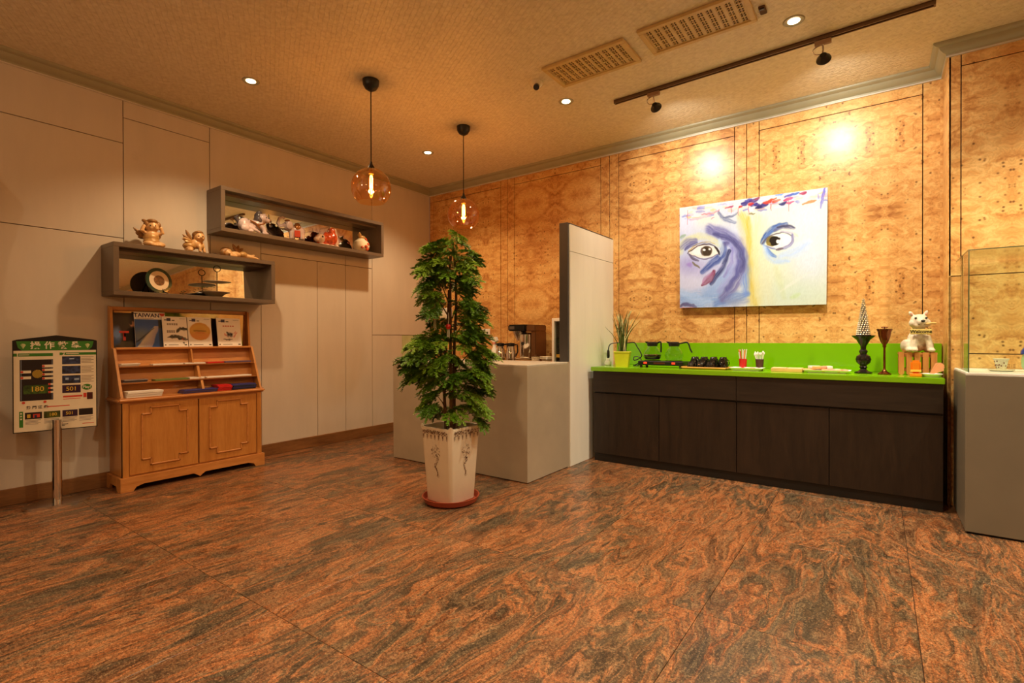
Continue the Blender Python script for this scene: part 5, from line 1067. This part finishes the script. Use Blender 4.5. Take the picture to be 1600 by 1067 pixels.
text('lettering', '1', 0.03, ST(0.045, 0.152), m_spaper, board, 0.0008); text('lettering', '2', 0.03, ST(0.59, 0.145), m_spaper, board, 0.0008)
sheet('small_print', [(0.06, 0.148, 0.18, 0.156), (0.62, 0.14, 0.78, 0.148)], m_spaper, 2)
sheet('machine_picture', [(0.07, 0.205, 0.46, 0.66)], m_scr, 1); sheet('picture_edge', [(0.082, 0.21, 0.09, 0.655), (0.445, 0.21, 0.452, 0.655)], plain('blue_grey_ink', (120, 130, 150), 0.4), 2)
q = M()
for k in range(20):
    a0, a1 = 2 * PI * k / 20, 2 * PI * (k + 0.55) / 20; r = 0.062
    q.poly([SP(0.275, 0.365, 3), SP(0.275 + r * math.cos(a0), 0.365 + r * 0.75 * math.sin(a0), 3), SP(0.275 + r * math.cos(a1), 0.365 + r * 0.75 * math.sin(a1), 3)])
q.out('dartboard_print', m_sgold, board, smooth=None)
sheet('screen_print', [(0.11, 0.49, 0.40, 0.585)], plain('green_screen_print', (60, 90, 30), 0.4, var=0.4, scale=50), 2); text('lettering', '180', 0.05, ST(0.27, 0.535), m_sgold, board, 0.0006)
lab = [(0.08, 0.325, 0.20, 0.355), (0.08, 0.39, 0.20, 0.42), (0.33, 0.265, 0.46, 0.295), (0.33, 0.31, 0.46, 0.335), (0.33, 0.36, 0.46, 0.385), (0.33, 0.405, 0.46, 0.43), (0.40, 0.475, 0.46, 0.495), (0.40, 0.52, 0.46, 0.54), (0.40, 0.565, 0.46, 0.585)]
sheet('label_strip', lab, m_spaper, 3)
q = M()
for (a, b, c, d) in lab:
    cx, cy = a + 0.015, (b + d) / 2; q.poly([SP(cx + 0.017 * math.cos(x), cy + 0.012 * math.sin(x), 4) for x in np.linspace(0, 2 * PI, 11)[:-1]])
for cx in (0.11, 0.36): q.poly([SP(cx + 0.02 * math.cos(x), 0.68 + 0.014 * math.sin(x), 4) for x in np.linspace(0, 2 * PI, 11)[:-1]])
q.out('red_marker', m_inkred, board, smooth=None)
sheet('screen_print', [(0.57, 0.175, 0.80, 0.265), (0.57, 0.285, 0.80, 0.375), (0.57, 0.395, 0.80, 0.485)], m_sblue, 1); sheet('screen_print', [(0.57, 0.505, 0.80, 0.595), (0.57, 0.79, 0.76, 0.865)], m_spurple, 1)
text('lettering', '501', 0.042, ST(0.685, 0.55), m_sgold, board, 0.0006); text('lettering', '501', 0.03, ST(0.66, 0.828), m_sgold, board, 0.0006)
sheet('highlight_print', [(0.66, 0.195, 0.72, 0.21), (0.61, 0.42, 0.65, 0.445), (0.72, 0.43, 0.78, 0.45)], plain('pale_blue_ink', (160, 180, 210), 0.4), 2)
sheet('small_print', [(0.81, 0.18 + k * 0.11 + j * 0.017, 0.97 - 0.03 * (j % 2), 0.187 + k * 0.11 + j * 0.017) for k in range(3) for j in range(5)], plain('pale_ink', (150, 136, 118), 0.5), 1)
q = M(); q.poly([SP(0.88 + 0.065 * math.cos(x), 0.535 + 0.034 * math.sin(x), 2) for x in np.linspace(0, 2 * PI, 25)[:-1]]); q.out('play_badge', m_sgreen, board, smooth=None); text('lettering', 'Play!', 0.026, ST(0.88, 0.535, 4), m_spaper, board, 0.0005)
sheet('red_band', [(0.58, 0.625, 0.82, 0.645), (0.58, 0.66, 0.8, 0.666)], m_inkred, 1); sheet('card_print', [(0.88, 0.60, 0.955, 0.68)], plain('dark_red_print', (70, 24, 24), 0.4), 2); sheet('card_print', [(0.835, 0.605, 0.875, 0.655)], m_inkred, 2)
text('lettering', '熱 門 遊 戲', 0.024, ST(0.27, 0.738), m_ink, board, 0.0005); sheet('red_title', [(0.38, 0.732, 0.66, 0.742)], m_inkred, 1)
sheet('screen_print', [(0.125, 0.79, 0.325, 0.865), (0.775, 0.785, 0.955, 0.86)], m_scr, 1); sheet('screen_print', [(0.345, 0.79, 0.545, 0.865)], plain('olive_screen_print', (70, 78, 22), 0.4, var=0.4, scale=40), 1); text('lettering', '180', 0.03, ST(0.455, 0.828), m_sgold, board, 0.0006)
sheet('highlight_print', [(0.15, 0.81, 0.19, 0.85)], m_sgold, 2); sheet('highlight_print', [(0.22, 0.81, 0.30, 0.85)], m_inkred, 2); sheet('highlight_print', [(0.235, 0.82, 0.265, 0.855)], m_sblue, 3)
sheet('green_tab', [(0.06, 0.775, 0.105, 0.95)], m_sgreen, 1); sheet('small_print', [(0.072, 0.79 + k * 0.03, 0.092, 0.806 + k * 0.03) for k in range(3)], m_spaper, 2)
sheet('small_print', [(x0, 0.875 + j * 0.014, x0 + 0.18 - 0.03 * (j % 2), 0.881 + j * 0.014) for x0 in (0.13, 0.35, 0.57, 0.78) for j in range(4)], m_inkgrey, 1)
sheet('footer_print', [(0.46, 0.945, 0.64, 0.952), (0.49, 0.96, 0.6, 0.966)], m_ink, 1); sheet('footer_print', [(0.82, 0.955, 0.97, 0.962), (0.54, 0.93, 0.57, 0.94)], m_inkred, 1)

# the dart machine beside it, just past the left edge of the frame (its shadow falls on the wall)
t = thing('dart_machine', 'tall dark dart machine standing left of the sign stand', 'game machine', (-4.85, 0.37, 0))
M().box(-0.26, -0.36, 0.0, 0.1, 0.16, 1.5, 0.01).out('cabinet', m_black, t)
M().prism([(-0.42, 0.0), (0.24, 0.0), (0.24, 1.5), (0.22, 1.62), (0.25, 1.86), (0.33, 2.2), (0.31, 2.27), (0.26, 2.31), (0.2, 2.40), (0.05, 2.46), (-0.25, 2.46), (-0.42, 2.3)], 'x', -0.272, -0.135).out('back_panel', m_black, t)
M().lathe([(0, 0), (0.2, 0), (0.2, 0.02), (0, 0.02)], 32, mat=Matrix.Translation((-0.134, -0.1, 1.85)) @ Matrix.Rotation(PI / 2, 4, 'Y')).out('dartboard', m_sgold, t)

# ------------------------------------------------------------------ ceiling things
for i, (x, y) in enumerate(PEND):
    t = thing('pendant_lamp', ('near' if i == 0 else 'far') + ' amber glass globe pendant lamp ' + ('before the upper wall box' if i == 0 else 'hanging above the plant'), 'pendant lamp', (x, y, ZC), 0.3 * i)
    M().lathe([(0, -0.085), (0.02, -0.083), (0.045, -0.068), (0.062, -0.04), (0.066, -0.01), (0.066, 0.0), (0, 0)], 24).out('canopy', m_black, t)
    M().tube([(0, 0, -0.08), (0, 0, -0.66)], 0.0045, 8).out('cord', m_black, t)
    M().lathe([(0, -0.655), (0.008, -0.655), (0.012, -0.675), (0.03, -0.705), (0.03, -0.715), (0, -0.715)], 18).out('cap', m_black, t)
    R0 = 0.158; zc = -0.865
    prof = [(R0 * math.sin(a), zc + R0 * math.cos(a)) for a in np.linspace(0.19, 2.42, 22)]
    inn = [(r - 0.003, z) for r, z in prof][::-1]
    M().lathe(prof, 40).out('glass_globe', m_amber, t, smooth=80)
    M().lathe([(0, -0.715), (0.021, -0.715), (0.021, -0.755), (0, -0.755)], 16).out('lamp_socket', plain('brass', (170, 130, 70), 0.3, 0.8), t)
    b = M().lathe([(0.012, -0.755), (0.02, -0.78), (0.026, -0.83), (0.022, -0.885), (0.01, -0.91), (0, -0.915)], 18).out('bulb', glass('bulb_glass', (255, 238, 200), 0.6), t)
    for k in range(4):
        a = 2 * PI * k / 4 + 0.3
        M().tube([(0.005 * math.cos(a), 0.005 * math.sin(a), -0.765), (0.012 * math.cos(a), 0.012 * math.sin(a), -0.79), (0.012 * math.cos(a), 0.012 * math.sin(a), -0.87), (0.004 * math.cos(a), 0.004 * math.sin(a), -0.89)], 0.0035, 5).out('filament', m_bulb, b)
dn = ['recessed downlight near the left wall, nearest one left of pendants', 'small recessed downlight between the two pendant lamps', 'recessed downlight below the smaller ceiling vent and camera', 'recessed downlight above the light track at the upper right']
for i, (x, y) in enumerate(DOWN_SEEN):
    t = thing('downlight', dn[i], 'downlight', (x, y, ZC))
    M().lathe([(0.036, -0.001), (0.06, -0.006), (0.066, 0.0), (0.036, 0.0)], 28).out('trim_ring', m_crown, t)
    M().lathe([(0, -0.003), (0.036, -0.003), (0.036, 0.0), (0, 0)], 24).out('lens', m_downled, t)
def vent(label, x0, x1, y0, y1):
    t = thing('air_vent', label, 'vent', ((x0 + x1) / 2, (y0 + y1) / 2, ZC)); mv = plain('vent_cream', (206, 178, 120), 0.45)
    a, b = (x1 - x0) / 2, (y1 - y0) / 2; f = 0.034
    for r in ((-a, -b, a, -b + f), (-a, b - f, a, b), (-a, -b + f, -a + f, b - f), (a - f, -b + f, a, b - f)): M().box(r[0], r[1], -0.022, r[2], r[3], -0.0005, 0.003).out('frame_bar', mv, t)
    M().box(-a + f, -b + f, -0.003, a - f, b - f, -0.001).out('duct_shade', m_dark, t)  # black sheet standing in for the shade inside the vent opening
    ia, ib = a - f, b - f - 0.006; n = 11; st = 2 * ia / n
    for k in range(n + 1):
        x = -ia + k * st; M().box(x - 0.009, -ib, -0.014, x + 0.009, ib, -0.005).out('wide_slat', mv, t)
    q = M()
    for j in range(6): y = -ib + j * 2 * ib / 5; q.box(-ia, y - 0.006, -0.013, ia, y + 0.006, -0.006)
    for k in range(n):
        xc = -ia + (k + 0.5) * st; q.box(xc - 0.0035, -ib, -0.012, xc + 0.0035, ib, -0.008)
        for j in range(5):
            yc = -ib + (j + 0.5) * 2 * ib / 5; q.box(xc - st / 2, yc - 0.003, -0.012, xc + st / 2, yc + 0.003, -0.008)
            for sx in (-1, 1):
                q.box(xc + sx * 0.0165 - 0.002, yc - 0.02, -0.012, xc + sx * 0.0165 + 0.002, yc + 0.02, -0.008)
    o = q.out('lattice', mv, t); o['kind'] = 'stuff'
vent('cream lattice air vent, the one nearer the ceiling camera', -2.11, -1.44, 3.32, 3.665); vent('cream lattice air vent, the one nearer the top edge', -1.335, -0.645, 3.30, 3.645)
t = thing('security_camera', 'small white dome camera with black lens beside the vent', 'camera', (-2.265, 3.49, ZC))
M().lathe([(0, -0.05), (0.03, -0.045), (0.052, -0.02), (0.055, 0.0), (0, 0)], 24).out('dome', m_cream, t)
M().lathe([(0, 0), (0.024, 0), (0.024, 0.045), (0, 0.045)], 18, mat=Matrix.Translation((0.008, -0.012, -0.03)) @ Matrix.Rotation(PI - 0.75, 4, 'X') @ Matrix.Rotation(0.35, 4, 'Y')).out('lens', m_black_gloss, t)
t = thing('ceiling_sensor', 'tiny grey sensor on the ceiling beside the larger vent', 'sensor', (-0.60, 3.56, ZC))
M().box(-0.02, -0.045, -0.012, 0.02, 0.045, -0.0005, 0.004).out('case', m_gap, t); M().box(-0.015, -0.04, -0.02, 0.015, -0.02, -0.012, 0.003).out('lens', m_black, t)
t = thing('track_rail', 'brown ceiling light track above the painting', 'light track', (-0.8, 4.13, ZC)); mr = plain('brown_track', (104, 78, 56), 0.4, 0.3)
t.rotation_euler = (0, 0, -0.03)
M().box(-1.075, -0.018, -0.028, 1.075, -0.010, -0.0005).box(-1.075, 0.010, -0.028, 1.075, 0.018, -0.0005).box(-1.075, -0.018, -0.008, 1.075, 0.018, -0.0005).out('rail', mr, t); M().box(-1.085, -0.019, -0.03, -1.075, 0.019, -0.0005).out('end_cap', mr, t); M().box(1.075, -0.019, -0.03, 1.085, 0.019, -0.0005).out('end_cap', mr, t)
for i, (x, y) in enumerate(((-1.53, 4.152), (-0.315, 4.115))):
    t = thing('track_spotlight', ('left' if i == 0 else 'right') + ' small spotlight hanging from the ceiling track', 'spotlight', (x, y, ZC - 0.031))
    M().box(-0.05, -0.017, -0.03, 0.05, 0.017, 0.0, 0.003).out('adapter', plain('taupe_adapter', (150, 118, 92), 0.4), t)
    M().tube([(0, 0, -0.03), (0, 0.012, -0.06), (-0.005, 0.03, -0.075)], 0.006, 8).out('arm', m_steel, t)
    M().tube(spline([(-0.02, 0, -0.03), (-0.06, 0.01, -0.045), (-0.05, 0.02, -0.075), (-0.015, 0.03, -0.08)], 4), 0.003, 6).out('wire', m_steel, t)
    hm_ = Matrix.Translation((0.0, 0.04, -0.098)) @ Matrix.Rotation(-PI / 2 - 0.3, 4, 'X')
    M().lathe([(0, -0.022), (0.02, -0.022), (0.03, -0.006), (0.044, 0.014), (0.047, 0.024), (0.043, 0.024), (0.022, 0.0), (0, -0.006)], 22, mat=hm_).out('lamp_head', m_black, t)
    M().lathe([(0, 0.012), (0.026, 0.018), (0, 0.019)], 18, mat=hm_).out('lamp_lens', m_downled, t)

# ------------------------------------------------------------------ tall potted plant
PXY = Vector((-2.575, 2.79, 0)); yaw = math.atan2(PXY.y, PXY.x)       # direction from the camera to the plant
right = Vector((math.sin(yaw), -math.cos(yaw), 0)); fwd = Vector((math.cos(yaw), math.sin(yaw), 0))
t = thing('plant_saucer', 'round terracotta coloured saucer under the tall plant pot', 'saucer', (PXY.x, PXY.y, 0))
M().lathe([(0, 0.0), (0.17, 0.0), (0.195, 0.012), (0.212, 0.05), (0.204, 0.05), (0.185, 0.016), (0, 0.012)], 40).out('saucer', m_terra, t)
t = thing('potted_plant', 'tall leafy green plant in a white square pot with brown floral print', 'plant', (PXY.x, PXY.y, 0.0125), yaw - PI / 4 + PI / 2 - PI / 4 + PI / 4)
def sq(half, r, z, bulge=0.0):
    """rounded square ring"""
    o = []
    for k in range(4):
        a0 = k * PI / 2; cx, cy = (half - r) * (1 if k in (0, 3) else -1), (half - r) * (1 if k in (0, 1) else -1)
        for s in range(6):
            a = a0 + (PI / 2) * s / 5; o.append((cx + r * math.cos(a), cy + r * math.sin(a), z + (bulge if s in (2, 3) else 0)))
    return o
def loft(rings, cap0=True, cap1=False):
    m = M(); b = m.bm; L = [[b.verts.new(p) for p in r] for r in rings]; n = len(L[0])
    for A, B in zip(L, L[1:]):
        for i in range(n): b.faces.new((A[i], A[(i + 1) % n], B[(i + 1) % n], B[i]))
    if cap0: b.faces.new(L[0][::-1])
    if cap1: b.faces.new(L[-1])
    bmesh.ops.recalc_face_normals(b, faces=b.faces); return m
H0, HB, HTp = 0.552, 0.127, 0.162
loft([sq(HB - 0.01, 0.02, 0.0), sq(HB, 0.025, 0.012), sq(HTp - 0.004, 0.035, H0 - 0.03, 0.008), sq(HTp + 0.004, 0.04, H0 - 0.012, 0.012), sq(HTp + 0.003, 0.04, H0, 0.014), sq(HTp - 0.012, 0.035, H0, 0.014), sq(HTp - 0.02, 0.03, H0 - 0.08)]).out('pot', plain('ivory_pot', (240, 230, 206), 0.3, var=0.02, coat=0.2), t, smooth=50)
loft([sq(HTp - 0.018, 0.03, H0 - 0.075), sq(HTp - 0.0185, 0.03, H0 - 0.06)], True, True).out('soil', m_soil, t)
# printed band and floral sprays on each face, laid a hair above the glaze
pr = M(); rp = random.Random(21)
def facept(k, u, z):
    half = HB + (HTp - HB) * max(0, (z - 0.012)) / (H0 - 0.04) + 0.0015
    p = Vector((half, u, z)); return Matrix.Rotation(k * PI / 2, 3, 'Z') @ p
def dot(k, u, z, r):
    c = facept(k, u, z); n = Matrix.Rotation(k * PI / 2, 3, 'Z') @ Vector((1, 0, -0.07)); a = n.cross(Vector((0, 0, 1))).normalized(); b = a.cross(n).normalized(); c = c + n * 0.0004
    pr.poly([c + a * r * math.cos(x) + b * r * math.sin(x) for x in (0, 1.05, 2.09, 3.14, 4.19, 5.24)])
for k in range(4):
    for j in range(150): dot(k, rp.uniform(-0.13, 0.13), H0 - rp.uniform(0.018, 0.05), rp.uniform(0.0018, 0.0042))
    for j in range(7):
        u = -0.12 + j * 0.04
        for q, r in ((0, .006), (1, .005), (2, .0035)): dot(k, u, H0 - 0.058 - q * 0.011, r)
    for s in range(52):                                    # rose head and trailing stem
        a = rp.uniform(0, 2 * PI); r = 0.052 * math.sqrt(rp.random()); dot(k, r * math.cos(a) * 0.85, 0.375 + r * math.sin(a) * 1.1, rp.uniform(0.0016, 0.0042))
    for s in range(60):
        v = s / 59; dot(k, 0.010 * math.sin(v * 9) + rp.uniform(-.018, .018) * (1 - v), 0.345 - 0.14 * v, rp.uniform(0.0018, 0.0038))
    for s in range(12): a = s / 12 * 2 * PI; dot(k, 0.012 + 0.009 * math.cos(a), 0.205 + 0.009 * math.sin(a), 0.0016)
o = pr.out('floral_print', m_print, t, smooth=None); o['kind'] = 'stuff'
st = M()
for k in range(3):
    a = k * 2.1 + 0.4; x, y = 0.035 * math.cos(a), 0.035 * math.sin(a); ht = (1.0, 1.25, 1.42)[k]
    st_ = M().tube(spline([(x, y, H0 - 0.07), (x * 1.3 + 0.01, y * 1.2, H0 + ht * 0.35), (x * 0.7, y * 1.4 - 0.01, H0 + ht * 0.7), (x * 0.3, y * 0.5, H0 + ht)], 5), [0.013 - 0.0004 * i for i in range(16)], 8).out('stem', m_trunk, t)
# foliage: drooping compound fronds, each its own part, sharing a few meshes
def frond_mesh(seed, L):
    r = random.Random(seed); m = M(); b = m.bm; n = 7; V3 = Vector
    def leaf(p, d, l, wd):
        d = d.normalized(); s = d.cross(V3((0, 0, 1)) if abs(d.z) < .95 else V3((1, 0, 0))).normalized(); u = s.cross(d).normalized()
        a = [p, p + d * l * .4 + s * wd - u * wd * .2, p + d * l, p + d * l * .4 - s * wd - u * wd * .2, p + d * l * .45 + u * wd * .3]
        v = [b.verts.new(q) for q in a]
        b.faces.new((v[0], v[1], v[4])); b.faces.new((v[1], v[2], v[4])); b.faces.new((v[2], v[3], v[4])); b.faces.new((v[3], v[0], v[4]))
    def curve(s): return V3((L * s, 0, L * (0.34 * s - 0.60 * s * s)))
    m.tube([curve(i / 5) for i in range(6)], [.0026, .0022, .0018, .0015, .0012, .0008], 4)
    for i in range(1, n + 1):
        s = 0.12 + 0.86 * i / n
        for sd in (-1, 1, 0) if i == n else (-1, 1):
            l2 = L * (0.50 - 0.34 * abs(s - 0.45)) * r.uniform(.85, 1.15); base = curve(s)
            d = V3((0.55, sd * 0.95, r.uniform(-.25, .2))).normalized() if sd else V3((1, 0, -.5)).normalized()
            for j in range(6):
                q = (j + 1) / 6; pp = base + d * l2 * q + V3((0, 0, -l2 * .30 * q * q))
                for e in (-1.3, -.6, 0, .6, 1.3):
                    dd = d + V3((-d.y, d.x, 0)) * e * r.uniform(.7, 1.2) + V3((0, 0, r.uniform(-.6, .45)))
                    leaf(pp, dd, r.uniform(.014, .024), r.uniform(.0032, .0052))
    me = m.mesh(); return me
tl = NT('plant_leaf'); oi = tl.add('ShaderNodeObjectInfo').outputs['Random']
fc = tl.math('ADD', tl.math('MULTIPLY', oi, 0.6), tl.math('MULTIPLY', tl.noise(tl.obj(), 20.0).outputs[0], 0.4))
tl.set(color=tl.ramp(fc, [(0.2, (66, 100, 14)), (0.5, (98, 136, 24)), (0.8, (136, 166, 44))]), rough=0.42, spec=0.35); m_leaf = tl.m
FM = [frond_mesh(30 + i, (0.115, 0.13, 0.145, 0.125)[i]) for i in range(4)]
for f_ in FM: f_.materials.append(m_leaf)
# clusters: (sideways m, height m, half width, half height, fronds)
CL = [(0.045, 1.93, 0.07, 0.025, 5), (-0.08, 1.86, 0.08, 0.035, 8), (0.12, 1.80, 0.07, 0.05, 9), (-0.07, 1.75, 0.14, 0.05, 14), (-0.18, 1.72, 0.05, 0.05, 6), (0.02, 1.68, 0.13, 0.06, 16), (-0.12, 1.62, 0.10, 0.05, 10), (0.10, 1.60, 0.08, 0.05, 9),
      (-0.19, 1.53, 0.08, 0.03, 8), (-0.13, 1.46, 0.07, 0.06, 8), (0.10, 1.50, 0.07, 0.04, 6), (0.20, 1.43, 0.05, 0.05, 7), (0.19, 1.35, 0.05, 0.05, 6), (-0.14, 1.36, 0.05, 0.05, 5), (0.0, 1.36, 0.07, 0.06, 5),
      (0.14, 1.27, 0.09, 0.04, 9), (0.0, 1.22, 0.12, 0.05, 13), (-0.26, 1.18, 0.09, 0.03, 9), (-0.13, 1.16, 0.1, 0.05, 10), (0.18, 1.17, 0.12, 0.06, 13), (0.27, 1.12, 0.06, 0.05, 7), (-0.3, 1.09, 0.07, 0.04, 7), (0.0, 1.08, 0.16, 0.06, 16),
      (-0.2, 1.02, 0.11, 0.05, 9), (-0.31, 0.97, 0.05, 0.05, 5), (0.2, 1.02, 0.1, 0.06, 10), (0.05, 0.95, 0.14, 0.06, 12), (-0.15, 0.91, 0.09, 0.05, 8), (0.22, 0.90, 0.08, 0.06, 8), (0.0, 0.83, 0.15, 0.06, 12), (-0.14, 0.78, 0.08, 0.05, 6), (0.17, 0.76, 0.09, 0.06, 8), (0.22, 0.66, 0.04, 0.04, 4), (0.05, 0.7, 0.1, 0.04, 5), (-0.1, 0.68, 0.08, 0.03, 4)]
pr_ = random.Random(77); inv = t.matrix_world.inverted() if False else None
rotz = t.rotation_euler.z; lr = Matrix.Rotation(-rotz, 3, 'Z') @ right; lf = Matrix.Rotation(-rotz, 3, 'Z') @ fwd
nf = 0
for (sx, z, hw, hh, n) in CL:
    dp = max(0.06, min(0.16, 0.22 - abs(sx) * 0.4))
    for k in range(n):
        if nf >= 296: break
        u = sx + pr_.uniform(-hw, hw) * 0.8; d = pr_.uniform(-dp, dp); zz = z + pr_.uniform(-hh, hh) - 0.0125
        o = link('leaf_frond', FM[pr_.randrange(4)], None, t)
        pos = lr * (u * (0.68 if z < 1.3 else 0.58)) + lf * d * (0.8 if k % 3 else -0.9 * (d > 0) + 0.9 * (d < 0)) + Vector((0, 0, zz)); outd = lr * (u * 1.3 + pr_.uniform(-.12, .12)) + lf * (d + pr_.uniform(-.12, .12))
        o.location = pos; o.rotation_euler = (pr_.uniform(-.4, .4), pr_.uniform(-.25, .45), math.atan2(outd.y, outd.x) + pr_.uniform(-1.1, 1.1)); s_ = pr_.uniform(.8, 1.15); o.scale = (s_, s_, s_); nf += 1
tw = M()
for (sx, z, hw, hh, n) in CL[::2]:
    p1 = lr * sx * 0.75 + Vector((0, 0, z)); p0 = lr * sx * 0.12 + Vector((0, 0, z - 0.16)); tw.tube([p0, (p0 + p1) / 2 + Vector((0, 0, .02)), p1], [.006, .004, .002], 5)
tw.out('branch', m_trunk, t)
for i, (sx, z, lb) in enumerate(((-0.11, 1.355, 'left'), (-0.015, 1.29, 'right'))):
    p = PXY - fwd * 0.13 + right * sx
    t2 = thing('red_ornament', lb + ' one of two red hanging ornaments among the plant leaves', 'ornament', (p.x, p.y, z))
    M().lathe([(0, -0.02), (0.012, -0.018), (0.02, 0.0), (0.012, 0.018), (0, 0.02)], 14).out('bauble', m_red, t2)
    M().tube([(0, 0, 0.018), (0.004, 0, 0.05), (0, 0, 0.1)], 0.002, 5).out('string', m_cream, t2)
    q = M()
    for k in range(4): q.tube([(0.006 * (k - 1.5), 0, -0.018), (0.008 * (k - 1.5), 0, -0.075 - 0.01 * (k % 2))], 0.0018, 4)
    q.out('tassel', m_cream, t2)

# ------------------------------------------------------------------ framed pictures round the corner, seen only in the mirrors
for k in range(4):
    t = thing('framed_picture', 'white framed picture seen reflected in the lower wall box mirror', 'picture', (1.15 + 0.44 * k, YP, 2.05), 0, 'framed pictures in the mirror')
    M().box(-0.2, -0.022, 0, 0.2, -0.002, 0.6, 0.003).out('frame', m_dark, t); M().box(-0.18, -0.025, 0.02, 0.18, -0.0222, 0.58).out('mount', m_white, t); M().box(-0.11, -0.0265, 0.13, 0.11, -0.0252, 0.47).out('print', m_sblue if k % 2 else m_bamboo, t)
